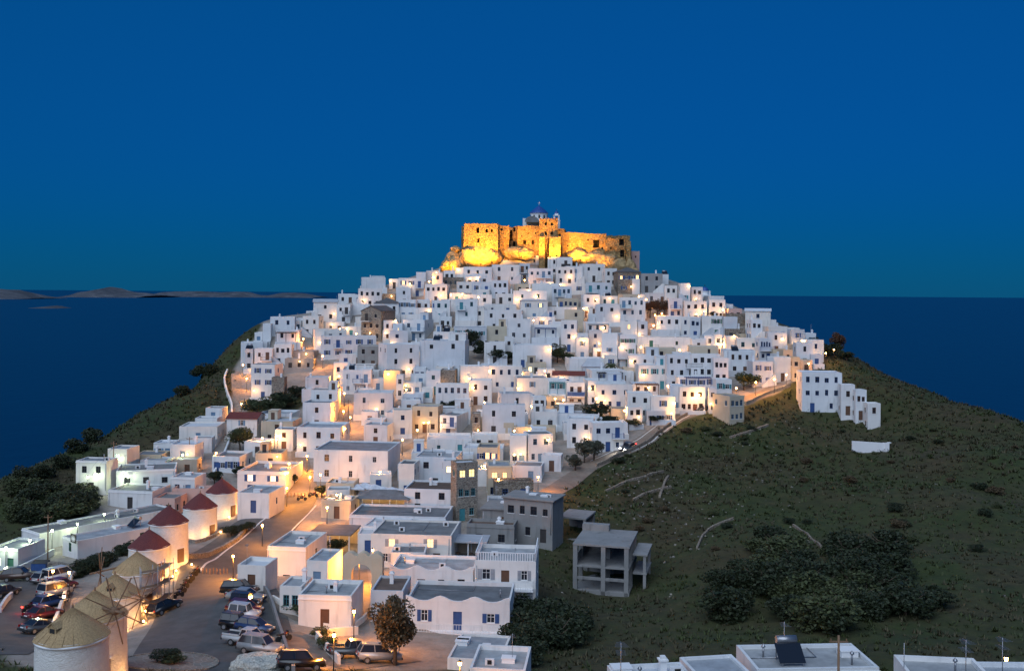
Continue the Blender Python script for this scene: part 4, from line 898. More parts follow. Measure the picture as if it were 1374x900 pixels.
# floodlights
FLC = (1.0, .40, .025)
def floodlight(loc, target, power, lab, ang=95, colr=FLC):
    loc = Vector(loc); root = empty('floodlight', loc); tag(root, lab, 'floodlight', 'castle floodlights')
    d = (Vector(target)-loc); q = d.to_track_quat('-Z', 'Y')
    mb = MB(); mb.box(-.25,.25,-.18,.18,0,.22); mb.build('housing', iron, root, (0,0,0), q.to_euler())
    mb = MB(); mb.box(-.2,.2,-.14,.14,-.03,-.003); mb.build('lens', bulb_warm, root, (0,0,0), q.to_euler())
    st = MB(); st.box(-.04,.04,-.04,.04,min(-.3, ground(loc.x, loc.y)-loc.z-.2),-.12); st.build('stand', iron, root)
    l = bpy.data.lights.new('flood', 'SPOT'); l.energy = power*1.45; l.spot_size = R(ang); l.spot_blend = .7; l.shadow_soft_size = .3; l.color = colr
    lo = bpy.data.objects.new('flood', l); col.objects.link(lo); lo.parent = root; lo.location = d.normalized()*.3; lo.rotation_euler = q.to_euler()
for (x, y, Y, tx, ty, tY, pw, lab) in [
    (645,354,329,645,325,339,26000,'low floodlight shining on the castle bastion'),(660,352,329,668,318,341,13000,'low floodlight at the foot of the rock under the bastion'),(628,354,329,628,318,339,12000,'floodlight at the seaward foot of the bastion'),
    (603,363,333,606,345,342,6500,'floodlight on the rock outcrop beside the bastion'),(700,344,331,705,322,342,9500,'floodlight behind the white houses below the curtain wall'),(718,344,331,722,315,341,8500,'floodlight between the curtain wall and the keep'),(738,345,327,738,312,338,13000,'floodlight in front of the castle keep'),
    (747,343,329,745,326,336,10000,'floodlight close to the sloping buttress'),(769,347,332,768,325,341,13000,'floodlight at the foot of the wall beside the buttress'),(779,349,331,790,322,341,11000,'floodlight behind the white house with two black windows'),(808,356,330,815,332,339,8000,'floodlight on the weathered end of the castle wall'),(852,372,331,846,345,338,5000,'floodlight at the corner pier of the castle')]:
    floodlight(at(x, y, Y), at(tx, ty, tY), pw, lab)

# small chapel with a dark dome on the skyline shoulder
cd = empty('chapel', at(947, 396, 312)); tag(cd, 'tiny white chapel with a dark dome on the shoulder of the hill', 'chapel')
mb = MB(); mb.box(-1.6,1.6,0,3.4,-5,.2); mb.lathe([(1.1,.2),(1.1,1.2),(1.2,1.2),(1.2,1.35)], 12, 0, 0, 1.6, False); mb.build('nave', whiteb, cd)
mb = MB(); mb.lathe([(1.2,1.35),(1.1,1.9),(.8,2.3),(.35,2.55),(.03,2.65)], 14, 0, 0, 1.6); mb.build('dome', blue_dome, cd)
mb = MB(); mb.box(-.04,.04,1.56,1.64,2.6,3.4); mb.box(-.22,.22,1.56,1.64,3.0,3.1); mb.build('cross', iron, cd)
mb = MB(); mb.box(-.4,.4,-.05,.02,-2.4,-.5); mb.build('door', P['blue'], cd)
# ------------------------------------------------------------- windmills
def windmill(cx, eave, Y, base_z, red, lab, rad=2.6, sails=False, door_a=-.6, dormer=False):
    p = at(cx, eave, Y + rad); top = at(cx, eave, Y).z
    root = empty('windmill', (p.x, Y+rad, base_z)); tag(root, lab, 'windmill', 'windmills in a row along the square')
    h = top - base_z; mb = MB(); seg = 40; rows = 14
    prof = [(rad*(1.07-.07*i/rows), -1.5 + (h+1.5)*i/rows) for i in range(rows+1)]
    n0 = len(mb.v)
    for (r_, z) in prof:
        for j in range(seg):
            t = 2*math.pi*j/seg; k = 1 + .012*noise.noise(Vector((math.cos(t)*2, math.sin(t)*2, z*.8+cx)))
            mb.v.append((r_*k*math.cos(t), r_*k*math.sin(t), z))
    for i in range(rows):
        for j in range(seg):
            j2 = (j+1) % seg; mb.f.append((n0+i*seg+j, n0+i*seg+j2, n0+(i+1)*seg+j2, n0+(i+1)*seg+j)); mb.m.append(0); mb.sm.append(True)
    mb.build('tower', mill_wall, root)
    mb = MB(); hr_ = rad*.78 if not red else rad*.88
    hr_ = 1.95 if not red else 2.15
    ro = rad+.13
    for i in range(44):
        t0, t1 = 2*math.pi*i/44, 2*math.pi*(i+1)/44; e0 = ro*(1+.018*math.sin(i*7.3)); e1 = ro*(1+.018*math.sin((i+1)*7.3))
        A_ = (e0*math.cos(t0), e0*math.sin(t0), h-.12); B_ = (e1*math.cos(t1), e1*math.sin(t1), h-.12)
        m0 = (ro*.5*math.cos(t0), ro*.5*math.sin(t0), h+hr_*.52); m1 = (ro*.5*math.cos(t1), ro*.5*math.sin(t1), h+hr_*.52)
        mb.quad(A_, B_, m1, m0, 0, not red); mb.tri(m0, m1, (0, 0, h+hr_)); mb.quad((A_[0]*.9, A_[1]*.9, h-.16), (B_[0]*.9, B_[1]*.9, h-.16), B_, A_)
    ro_ = mb.build('roof', redcone if red else thatch, root)
    if not red:
        rb = MB()
        for i in range(22):
            t = 2*math.pi*i/22; rb.obox((ro*math.cos(t), ro*math.sin(t), h-.06), (.1*math.cos(t), .1*math.sin(t), h+hr_+.02), .025, .025)
        rb.build('rib', thatch, ro_)
    mb = MB(); mb.lathe([(rad+.02,h-.32),(rad+.12,h-.3),(rad+.12,h-.14),(rad+.02,h-.12)], 40); mb.build('eave_band', whiteb, root)
    mb = MB(); mb.lathe([(.09,h+hr_-.08),(.07,h+hr_+.25),(.01,h+hr_+.4)], 8); mb.build('finial', wood, root)
    a = door_a
    d = MB(); d.box(-.5,.5,-.06,.12,0,1.9); d.box(-.62,.62,-.03,.1,1.9,2.05,1); d.build('door', [P['brown'], whiteb], root, (rad*1.06*math.cos(a), rad*1.06*math.sin(a), .1), (0,0,a+math.pi/2))
    for a2 in (a+.0, a-1.3):
        add_window(root, (rad*.985*math.cos(a2), rad*.985*math.sin(a2), h*.66), a2+math.pi/2, .5, .6, 'brown', False, 0, False)
    if dormer:
        a = dormer; mb = MB()
        mb.box(-.4,.4,-.5,.6,h+.35,h+1.0); mb.quad((-.5,-.6,h+.95),(0,-.6,h+1.35),(0,.8,h+1.35),(-.5,.8,h+.95)); mb.quad((0,-.6,h+1.35),(.5,-.6,h+.95),(.5,.8,h+.95),(0,.8,h+1.35)); mb.box(-.25,.25,-.52,-.503,h+.42,h+.92,1)
        mb.tri((-.4,-.5,h+1),(.4,-.5,h+1),(0,-.5,h+1.3))
        mb.build('dormer', [thatch, void_m], ro_, (1.35*math.cos(a), 1.35*math.sin(a), 0), (0,0,a+math.pi/2))
    if sails:
        a = sails; mb = MB(); dv = Vector((math.cos(a), math.sin(a), .12)); c0 = Vector((0,0,h+.6)); hub = c0+dv*(rad+1.1)
        mb.tube([c0, hub+dv*1.6], .14, 8); mb.build('windshaft', wood, root)
        side = Vector((-math.sin(a), math.cos(a), 0)); up = side.cross(dv)*-1
        for k in range(8):
            t = 2*math.pi*k/8+.2; e = hub + (side*math.cos(t)+up*math.sin(t))*2.9
            s_ = MB(); s_.obox(hub, e, .08, .08); s_.obox(e, hub+dv*1.6, .02, .02); s_.build('sail_spar', wood, root)
        s_ = MB(); s_.lathe([(.05,-.3),(.34,-.3),(.34,.3),(.05,.3)], 10); s_.build('hub', wood, root, hub, dv.to_track_quat('Z','Y').to_euler())
    return root, h
mills = [
 (97,866,73.5,68.2,False,'thatched windmill with a weathered wall and small dormer, farthest from the street',None,-2.2,-2.0),
 (127,836,83.5,66.6,False,'thatched windmill with a spoked wooden sail hub facing the road',-.75,-.9,False),
 (154,803,109,62.3,False,'thatched windmill with a dormer hatch and bare sail spars',None,-1.2,-1.5),
 (183.5,771,115,62.6,False,'thatched windmill wrapped in scaffolding poles',None,-.7,False),
 (200,737,133,61.3,True,'red capped windmill standing next to the thatched ones',None,-.6,False),
 (226,704,136.5,63.2,True,'red capped windmill with the brightest lamp glow at its foot',None,-.6,False),
 (268.5,683,158,60.6,True,'red capped windmill on the raised stone terrace',None,-.5,False),
 (297.5,662,171,60.6,True,'red capped windmill half hidden beside the white bar',None,-.5,False)]
MILLS = []
for (cx, ev, Y, bz, red, lab, sl_, da, dm) in mills:
    p0 = at(cx, ev, Y)
    bz = ground(p0.x, Y+2.6) 
    bz = max(bz, p0.z-5.6); bz = min(bz, p0.z-3.2)
    root, h = windmill(cx, ev, Y, bz, red, lab, 2.6, sl_, da, dm); MILLS.append((root, h))
def poles(name, pts_list, lab, cat, mat, r=.05, group=None):
    mb = MB()
    for a, b in pts_list: mb.tube([a, b], r, 6)
    o = mb.build(name, mat); tag(o, lab, cat, group); return o
# bare sail spars of the third and fourth mill
def sailframe(root, h, a, n, lab):
    c = root.location + Vector((math.cos(a)*4.0, math.sin(a)*4.0, h-.4)); s_ = Vector((-math.sin(a), math.cos(a), 0))
    L = []
    for k in range(n):
        t = math.pi*2*k/n+.35; e = c + s_*math.cos(t)*3.1 + Vector((0,0,1))*math.sin(t)*3.1; L.append((c, e))
    mb = MB()
    mb.tube([root.location+Vector((0,0,h+.7)), c+Vector((math.cos(a)*1.2, math.sin(a)*1.2, .1))], .11, 7); mb.build('windshaft', wood, root).location = -root.location
    for a_, b_ in L:
        mb = MB(); mb.tube([a_, b_], .055, 6); mb.build('sail_spar', wood, root).location = -root.location
sailframe(MILLS[3][0], MILLS[3][1], math.pi+.25, 8, '')
sailframe(MILLS[2][0], MILLS[2][1], -.45, 8, '')
# scaffolding round the fourth mill
sc_root = empty('scaffold', MILLS[3][0].location); tag(sc_root, 'steel scaffolding tower against the thatched windmill', 'scaffold')
for k, a in enumerate((-1.1, -.62, -.15, .3)):
    mb = MB()
    for rr in (3.1, 4.1):
        x, y = rr*math.cos(a), rr*math.sin(a); mb.tube([(x,y,-.3),(x,y,5.4)], .045, 6)
    for z in (1.2, 3.0, 4.8): mb.tube([(3.0*math.cos(a),3.0*math.sin(a),z),(4.2*math.cos(a),4.2*math.sin(a),z)], .04, 5)
    mb.build('upright_pair', galv, sc_root)
for z in (1.2, 3.0, 4.8):
    for rr in (3.1, 4.1):
        mb = MB(); mb.tube([(rr*math.cos(a), rr*math.sin(a), z) for a in (-1.1,-.62,-.15,.3)], .04, 5); mb.build('ledger', galv, sc_root)
    mb = MB(); A4 = (-1.1,-.62,-.15,.3)
    for a, b_ in zip(A4, A4[1:]): mb.quad((3.15*math.cos(a),3.15*math.sin(a),z+.06),(4.05*math.cos(a),4.05*math.sin(a),z+.06),(4.05*math.cos(b_),4.05*math.sin(b_),z+.06),(3.15*math.cos(b_),3.15*math.sin(b_),z+.06))
    mb.build('deck', wood, sc_root)
# ------------------------------------------------------------- cars and motorbikes
tyre = plain('tyre_rubber', (.018,.018,.018), .8); rim_m = plain('wheel_rim', (.40,.40,.41), .35, .8)
def carpaint(name, c):
    m, nt, b = newmat(name); b.inputs['Base Color'].default_value = (*c, 1); b.inputs['Roughness'].default_value = .28; b.inputs['Metallic'].default_value = .15
    b.inputs['Coat Weight'].default_value = .6; b.inputs['Coat Roughness'].default_value = .08
    n = ramp(nt, noise_tex(nt, 3, 4), [(.3, tuple(x*.85 for x in c)), (.7, c)]); nt.links.new(n, b.inputs['Base Color']); return m
CP_ = {'white': carpaint('car_white', (.66,.66,.65)), 'silver': carpaint('car_silver', (.34,.35,.36)), 'black': carpaint('car_black', (.012,.012,.014)), 'dark red': carpaint('car_red', (.14,.015,.015)), 'blue': carpaint('car_blue', (.03,.06,.16)), 'grey': carpaint('car_grey', (.09,.095,.10)), 'brown': carpaint('car_brown', (.09,.055,.04))}
plast = plain('black_plastic', (.02,.02,.021), .6); lampglass = plain('lamp_glass', (.55,.55,.52), .15); redglass = plain('tail_glass', (.30,.01,.01), .2)
wm_ = MB(); wm_.tube([(0,-.11,0),(0,.11,0)], .32, 16); TY = wm_.mesh('tyre', [tyre])
wm_ = MB(); wm_.tube([(0,-.118,0),(0,.118,0)], .19, 12); RM = wm_.mesh('rim', [rim_m])
PROF = {  # lower body side outline (x forward, z) and glasshouse (x0b,x1b,x0t,x1t,z0,z1)
 'hatch': ([(-1.95,.30),(-2.0,.62),(-1.93,.90),(.75,.93),(1.75,.76),(1.95,.55),(1.93,.28)], (-1.90,.95,-1.45,.15,.92,1.45), 1.66, 1.22),
 'sedan': ([(-2.2,.30),(-2.25,.66),(-2.1,.92),(.75,.92),(1.95,.74),(2.15,.55),(2.12,.28)], (-1.65,.95,-.95,.2,.91,1.40), 1.72, 1.35),
 'suv': ([(-2.1,.36),(-2.16,.75),(-2.1,1.08),(.8,1.08),(1.9,.98),(2.1,.75),(2.08,.34)], (-2.06,.95,-1.75,.35,1.07,1.72), 1.80, 1.30),
 'jeep': ([(-1.6,.38),(-1.66,.75),(-1.6,1.05),(.55,1.05),(1.6,.98),(1.72,.75),(1.7,.36)], (-1.56,.62,-1.45,.35,1.04,1.68), 1.58, 1.08),
 'pickup': ([(-2.5,.42),(-2.55,.70),(-2.5,.98),(.9,1.0),(2.15,.92),(2.35,.70),(2.33,.38)], (-.75,1.05,-.55,.45,.99,1.62), 1.74, 1.5),
 'van': ([(-2.1,.34),(-2.16,.75),(-2.12,1.12),(1.2,1.12),(1.9,1.0),(2.12,.72),(2.1,.32)], (-2.1,1.5,-2.0,.75,1.11,1.85), 1.72, 1.35)}
_cars = {}
def make_car(kind, paint):
    if (kind, paint) in _cars: return copy_tree(_cars[(kind, paint)])
    prof, (b0, b1, t0, t1, z0, z1), wd, wb = PROF[kind]; pm = CP_[paint]
    root = empty('parked_car')
    bm = bmesh.new(); n = len(prof); hw = wd/2
    L_ = [bm.verts.new((x, -hw, z)) for x, z in prof]; R_ = [bm.verts.new((x, hw, z)) for x, z in prof]
    bm.faces.new(L_); bm.faces.new(R_[::-1])
    for i in range(n): j = (i+1) % n; bm.faces.new((L_[j], L_[i], R_[i], R_[j]))
    bmesh.ops.recalc_face_normals(bm, faces=bm.faces); bmesh.ops.bevel(bm, geom=list(bm.edges), offset=.07, segments=2, affect='EDGES')
    me = bpy.data.meshes.new('body'); bm.to_mesh(me); bm.free(); me.materials.append(pm); me.polygons.foreach_set('use_smooth', [True]*len(me.polygons))
    body = inst('body', me, root)
    hb, ht = hw-.06, hw-.22
    g = MB(); B4 = [(b0,-hb,z0),(b1,-hb,z0),(b1,hb,z0),(b0,hb,z0)]; T4 = [(t0,-ht,z1),(t1,-ht,z1),(t1,ht,z1),(t0,ht,z1)]
    for i in range(4): j = (i+1) % 4; g.quad(B4[i], B4[j], T4[j], T4[i])
    g.build('window', glass, body)
    rf = MB(); rf.box(t0-.03, t1+.03, -ht-.02, ht+.02, z1-.02, z1+.05)
    for s in (-1, 1):
        for (xb, xt) in ((b0, t0), (b1, t1), ((b0+b1)/2-.05, (t0+t1)/2)):
            rf.obox((xb, s*hb, z0), (xt, s*ht, z1), .08, .06)
    rf.build('roof', pm, body)
    if kind == 'pickup':
        bd = MB(); bd.box(-2.4, -.85, -hw+.12, hw-.12, .985, 1.0); bd.build('cargo_bed', plast, body)
        for s in (-1, 1):
            bd = MB(); bd.box(-2.5, -.8, s*(hw-.06)-.05, s*(hw-.06)+.05, .97, 1.12); bd.build('bed_side', pm, body)
    x0, x1 = prof[1][0], prof[-2][0]
    bp = MB(); bp.box(x1-.06, x1+.07, -hw+.05, hw-.05, prof[-1][1]+.04, prof[-1][1]+.24); bp.build('bumper', plast, root)
    bp = MB(); bp.box(x0-.07, x0+.06, -hw+.05, hw-.05, prof[0][1]+.04, prof[0][1]+.24); bp.build('bumper', plast, root)
    for s in (-1, 1):
        hl = MB(); hl.box(x1-.16, x1+.01, s*(hw-.30)-.17, s*(hw-.30)+.17, prof[-2][1]+.02, prof[-2][1]+.17); hl.build('headlight', lampglass, root)
        tl = MB(); tl.box(x0-.015, x0+.12, s*(hw-.20)-.10, s*(hw-.20)+.10, prof[1][1]+.03, prof[1][1]+.25); tl.build('taillight', redglass, root)
        mr = MB(); mr.box(b1-.38, b1-.2, s*(hw+.09)-.09, s*(hw+.09)+.09, z0+.02, z0+.16); mr.build('wing_mirror', plast, root)
        for xw in (-wb, wb):
            w_ = inst('wheel', TY, root, (xw, s*(hw-.10), .32)); inst('rim', RM, w_)
    pl = MB(); pl.box(x0-.085, x0-.072, -.26, .26, prof[1][1]-.02, prof[1][1]+.1); pl.build('number_plate', P['white'], root)
    _cars[(kind, paint)] = root; return root
def place_car(px, py, kind, paint, head, lab, lit=False, group='cars parked around the windmill square'):
    c = make_car(kind, paint)
    p = gp(px, py); hd = R(head); dx, dy = math.cos(hd), math.sin(hd)
    zf, zr = ground(p.x+dx*1.4, p.y+dy*1.4), ground(p.x-dx*1.4, p.y-dy*1.4); zl, zq = ground(p.x-dy*.8, p.y+dx*.8), ground(p.x+dy*.8, p.y-dx*.8)
    c.location = (p.x, p.y, (zf+zr)/2+.085); c.rotation_euler = (math.atan2(zl-zq, 1.6), -math.atan2(zf-zr, 2.8), hd)
    tag(c, lab, 'car', group)
    if lit:
        for ch_ in c.children:
            if ch_.name.startswith('headlight'): ch_.data = ch_.data.copy(); ch_.data.materials[0] = bulb_head
            if ch_.name.startswith('taillight'): ch_.data = ch_.data.copy(); ch_.data.materials[0] = bulb_red
        for s in (-1, 1):
            l = bpy.data.lights.new('headlamp_beam', 'SPOT'); l.energy = 900; l.spot_size = R(60); l.spot_blend = .8; l.color = (1,.93,.8); l.shadow_soft_size = .08
            lo = bpy.data.objects.new('headlamp_beam', l); col.objects.link(lo); lo.parent = c; lo.location = (PROF[kind][0][-2][0]+.12, s*.55, .72); lo.rotation_euler = (0, R(-84), 0)
    return c
place_car(322,798,'suv','black',-6,'black estate car at the upper end of the car park row')
place_car(330,808,'sedan','silver',-8,'silver saloon with sloping roof in the car park row')
place_car(329,816,'jeep','black',-6,'short black off roader next to the silver saloon')
place_car(328,824,'hatch','dark red',-6,'dark red hatchback in the car park row')
place_car(327,833,'jeep','white',-8,'small boxy white off roader in the car park row')
place_car(317,846,'jeep','black',-10,'black off roader parked nose out between white vehicles')
place_car(341,850,'hatch','blue',-10,'dark blue hatchback by the retaining wall')
place_car(333,868,'pickup','white',-12,'white pickup with an open cargo bed')
place_car(349,878,'suv','silver',-12,'silver estate car beside the white pickup')
place_car(222,822,'hatch','black',62,'black hatchback parked at the kerb behind the motorbikes')
place_car(26,780,'suv','brown',8,'brown off roader on the lower road')
place_car(62,782,'hatch','silver',70,'silver hatchback nose in below the lamp lit stone wall')
place_car(79,780,'van','white',60,'white van parked by the stone wall lamps')
place_car(82,791,'hatch','dark red',62,'dark red hatchback half hidden by the white van')
place_car(73,802,'van','silver',66,'silver van with its back to the lower road')
place_car(66,815,'hatch','blue',64,'dark blue hatchback on the lower road verge')
place_car(58,830,'sedan','dark red',62,'dark red saloon on the lower road verge')
place_car(54,850,'sedan','grey',60,'dark grey saloon at the end of the verge row')
place_car(4,800,'sedan','black',75,'black saloon by the low white wall of the lower road')
place_car(944,552,'sedan','black',12,'black saloon parked beside the cream corner house',group='cars by the hill road')
place_car(962,549,'hatch','grey',15,'dark grey hatchback tucked against the cream corner house',group='cars by the hill road')
place_car(508,890,'suv','silver',18,'silver estate car under the round leafy tree')
place_car(474,883,'pickup','grey',24,'grey pickup in the lamp lit forecourt')
place_car(403,899,'suv','black',20,'black off roader below the retaining wall')
place_car(842,604,'sedan','grey',-128,'grey saloon driving down the hill road with its headlights on',True,'cars by the hill road')  # car added with lit headlights in place of light trails
place_car(412,826,'hatch','white',160,'white hatchback with glowing headlights on the curving lane',True,'cars on the lane')  # second lit car added to stand for moving traffic lights
# motorbikes
def make_bike():
    root = empty('motorbike')
    for x in (-.62, .62):
        w = MB(); w.tube([(x,-.05,.3),(x,.05,.3)], .3, 14); w.build('wheel', tyre, root)
    b_ = MB(); b_.box(-.3,.25,-.13,.13,.3,.62); b_.obox((.62,0,.32),(.42,0,.98),.10,.06); b_.obox((-.62,0,.32),(-.1,0,.5),.08,.06); b_.build('frame', iron, root)
    b_ = MB(); b_.box(-.75,.0,-.12,.12,.72,.82); b_.obox((-.72,0,.8),(-.2,0,.62),.2,.1); b_.build('seat', plast, root)
    b_ = MB(); b_.tube([(.05,0,.72),(.35,0,.82)], .15, 8); b_.build('tank', CP_['dark red'], root)
    b_ = MB(); b_.obox((.42,-.35,1.02),(.42,.35,1.02),.04,.04); b_.box(.5,.6,-.08,.08,.85,1.0); b_.build('handlebar', iron, root)
    return root
bike = make_bike(); used = False
for i, (x, y, hd) in enumerate([(264,771,75),(260,776,70),(256,781,72),(252,786,68),(248,792,70),(244,797,66),(240,803,64),(470,0,0)][:7]):
    b_ = bike if not used else copy_tree(bike); used = True
    p = gp(x, y); b_.location = (p.x, p.y, p.z+.08); b_.rotation_euler = (R(-8), 0, R(hd)); bc_ = ['dark red', 'black', 'blue', 'silver'][i % 4]; tk = next(c_ for c_ in b_.children if c_.name.startswith('tank')); tk.data = tk.data.copy(); tk.data.materials[0] = CP_[bc_]; tag(b_, 'motorbike with a %s tank leaning in the row along the square kerb' % bc_, 'motorbike', 'motorbikes along the kerb')
for (x, y, hd, lab) in [(38,822,70,'motorbike with its red tail lamp lit on the lower road'),(381,862,40,'motorbike leaning against the retaining wall'),(420,668,10,'motorbike parked at the foot of the cafe street'),(405,672,5,'motorbike beside the bollards of the cafe street')]:
    b_ = copy_tree(bike); p = gp(x, y); b_.location = (p.x, p.y, p.z+.08); b_.rotation_euler = (R(-8), 0, R(hd)); tag(b_, lab, 'motorbike')
    if 'red tail' in lab:
        t_ = MB(); t_.box(-.84,-.78,-.1,.1,.68,.82); t_.build('taillight', bulb_red, b_)
        l = bpy.data.lights.new('tail_glow', 'POINT'); l.energy = 30; l.color = (1,.05,.03); l.shadow_soft_size = .1; lo = bpy.data.objects.new('tail_glow', l); col.objects.link(lo); lo.parent = b_; lo.location = (-1.0, 0, .75)
# ------------------------------------------------------------- special structures
def free_move(o, px, py, dz=0): p = gp(px, py); o.location = (p.x, p.y, p.z+dz)
BLOCKED = []   # extra footprints (x, y, radius)
# concrete skeleton on the slope
sk = empty('unfinished_building', at(804, 800, 137)); tag(sk, 'unfinished grey concrete frame of a house standing open on the slope', 'building')
def cbox(name, x0, x1, y0, y1, z0, z1): mb = MB(); mb.box(x0, x1, y0, y1, z0, z1); return mb.build(name, concrete, sk)
W0, W1, D0 = -3.7, 4.1, 9.5
cbox('slab', W0-.05, W1+.05, -.05, D0, 6.85, 7.1); cbox('slab', W0, W1, 0, D0, 3.9, 4.12); cbox('slab', W0, W1, 0, D0, -3, .75)
for x in (W0+.3, .5, W1-.4):
    for y in (.25, 4.6, 8.8):
        cbox('column', x-.3, x+.3, y-.25, y+.25, -3.2 if y > 3 or x > -1 else -2, 3.897); cbox('column', x-.3, x+.3, y-.25, y+.25, 4.123, 6.847)
cbox('beam', W0+.6, W1-.7, .05, .4, 2.2, 2.55); cbox('back_wall', W0+.6, W1-.7, 8.9, 9.1, .753, 3.897); cbox('back_wall', W0+.6, W1-.7, 8.9, 9.1, 4.123, 6.847); cbox('side_wall', W0+.2, W0+.4, .55, 8.5, 4.123, 5.4)
cbox('slab', W1+.303, W1+2.3, 1.5, 8, 5.6, 5.8); cbox('slab', W1+.303, W1+2.2, 1.6, 7.9, 3.0, 3.2)
for y in (1.9, 7.5):
    cbox('column', W1+1.7, W1+2.1, y-.25, y+.25, -3.5, 2.997); cbox('column', W1+1.7, W1+2.1, y-.25, y+.25, 3.203, 5.597)
cbox('parapet', W0-.1, W1-4, 8.0, 9.2, 7.103, 8.0); sk.rotation_euler = (0, 0, R(-14)); BLOCKED.append((sk.location.x, sk.location.y+5, 8))
# open frame attached to the unfinished house
ex = empty('concrete_porch', at(768, 735, 158)); tag(ex, 'open concrete porch frame on columns beside the unfinished house', 'building')
for (n_, a) in [('slab', (-2.4,2.2,0,6,4.6,4.85)), ('slab', (-2.4,2.2,0,6,1.2,1.4)), ('column', (-2.2,-1.8,.1,.5,1.403,4.597)), ('column', (1.7,2.1,.1,.5,1.403,4.597)), ('column', (1.7,2.1,5.3,5.7,1.403,4.597)), ('plinth', (-2.3,2.1,.2,5.8,-4,1.197)), ('back_wall', (-2.2,1.6,5.5,5.7,1.403,4.597))]:
    mb = MB(); mb.box(*a); mb.build(n_, concrete, ex)
ex.rotation_euler = (0, 0, R(-20)); BLOCKED.append((ex.location.x, ex.location.y+3, 4))
# lit archway over the lane
ap = hit(485, 742, 5.6); ar = empty('archway', (ap.x, ap.y, ap.z-5.6), R(-3)); tag(ar, 'cream archway with a scalloped top glowing in lamp light over the lane', 'archway')
mb = MB(); mb.box(-2.3,-1.25,0,1.2,-2,5.0); mb.box(1.25,2.6,0,1.2,-2,5.0); mb.build('pier', cream, ar)
mb = MB(); k = 12
for i in range(k):
    a0, a1 = math.pi*i/k, math.pi*(i+1)/k; p0 = (-1.25*math.cos(a0), 3.0+1.25*math.sin(a0)); p1 = (-1.25*math.cos(a1), 3.0+1.25*math.sin(a1))
    for y, fl in ((0, 0), (1.2, 1)):
        q = [(p0[0],y,p0[1]),(p1[0],y,p1[1]),(p1[0],y,5.0),(p0[0],y,5.0)]; mb.quad(*(q if fl else q[::-1]))
    mb.quad((p0[0],0,p0[1]),(p1[0],0,p1[1]),(p1[0],1.2,p1[1]),(p0[0],1.2,p0[1]))
k = 20
for i in range(k):
    xa, xb = -2.3+4.9*i/k, -2.3+4.9*(i+1)/k; f_ = lambda x: 5.0+.15+.5*abs(math.sin((x+2.3)/4.9*math.pi*3))
    mb.quad((xa,0,4.99),(xb,0,4.99),(xb,0,f_(xb)),(xa,0,f_(xa))); mb.quad((xb,1.2,4.99),(xa,1.2,4.99),(xa,1.2,f_(xa)),(xb,1.2,f_(xb))); mb.quad((xa,0,f_(xa)),(xb,0,f_(xb)),(xb,1.2,f_(xb)),(xa,1.2,f_(xa)))
mb.build('arch', cream, ar); BLOCKED.append((ap.x, ap.y, 3))
# open restaurant pavilions with dark roofs
def pavilion(px0, px1, py, d, h, lab, roofm, yaw=-5, hip=False, lights=2):
    p = hit((px0+px1)/2, py, h); w = (px1-px0)*p.y/F; r_ = empty('pavilion', (p.x, p.y, p.z-h), R(yaw)); tag(r_, lab, 'pavilion')
    for x in np.linspace(-w/2+.15, w/2-.15, max(2, int(w/2.5)+1)):
        for y in (.15, d-.15):
            mb = MB(); mb.box(x-.08, x+.08, y-.08, y+.08, -1.5, h-.2); mb.build('post', P['white'], r_)
    mb = MB()
    if hip:
        e = .2; A_, B_, C_, D_ = (-w/2-e,-e,h-.2),(w/2+e,-e,h-.2),(w/2+e,d+e,h-.2),(-w/2-e,d+e,h-.2); k = min(w, d)*.45; p_, q_ = (-w/2+k,d/2,h+.9),(w/2-k,d/2,h+.9)
        mb.quad(A_,B_,q_,p_); mb.tri(B_,C_,q_); mb.quad(C_,D_,p_,q_); mb.tri(D_,A_,p_); mb.quad(D_,C_,B_,A_)
    else: mb.box(-w/2-.2, w/2+.2, -.2, d+.2, h-.197, h)
    mb.build('roof', roofm, r_)
    mb = MB(); mb.box(-w/2, w/2, d-.1, d, -1.5, h-.2); mb.build('back_wall', cream, r_)
    mb = MB(); mb.box(-w/2, w/2, 0, d-.12, -2, .05); mb.build('floor_slab', paving_m, r_)
    for i in range(lights):
        x = -w/2+w*(i+.5)/lights
        mb = MB(); mb.lathe([(.02,h-.5),(.13,h-.55),(.15,h-.7),(.02,h-.8)], 8); g_ = mb.build('pendant_lamp', bulb_warm, r_, (x, d*.5, 0))
        l = bpy.data.lights.new('pendant', 'POINT'); l.energy = 130; l.color = (1,.6,.25); l.shadow_soft_size = .2; lo = bpy.data.objects.new('pendant', l); col.objects.link(lo); lo.parent = r_; lo.location = (x, d*.5, h-1.0)
    # tables set inside
    for i in range(int(w/1.8)):
        mb = MB(); mb.lathe([(.4,.75),(.4,.8),(.02,.8)], 10); mb.tube([(0,0,.05),(0,0,.76)], .04, 6); mb.build('table', wood, r_, (-w/2+.9+1.8*i, d*.35, 0))
    BLOCKED.append((p.x, p.y+d/2, max(w, d)/2)); return r_
pavilion(414, 470, 716, 6, 3.2, 'open restaurant pavilion with a dark roof, glowing inside behind greenery', roof_dark)
pavilion(474, 548, 668, 6, 3.0, 'restaurant terrace under a dark tented canopy', roof_dark, -5, True)
pavilion(604, 652, 726, 4, 2.8, 'pale canopied roof terrace beside the balustraded house', roof_white, -5, False, 0)
pavilion(152, 184, 632, 4, 3.0, 'veranda with pale columns flooded with greenish light', roof_white, -6, False, 0)
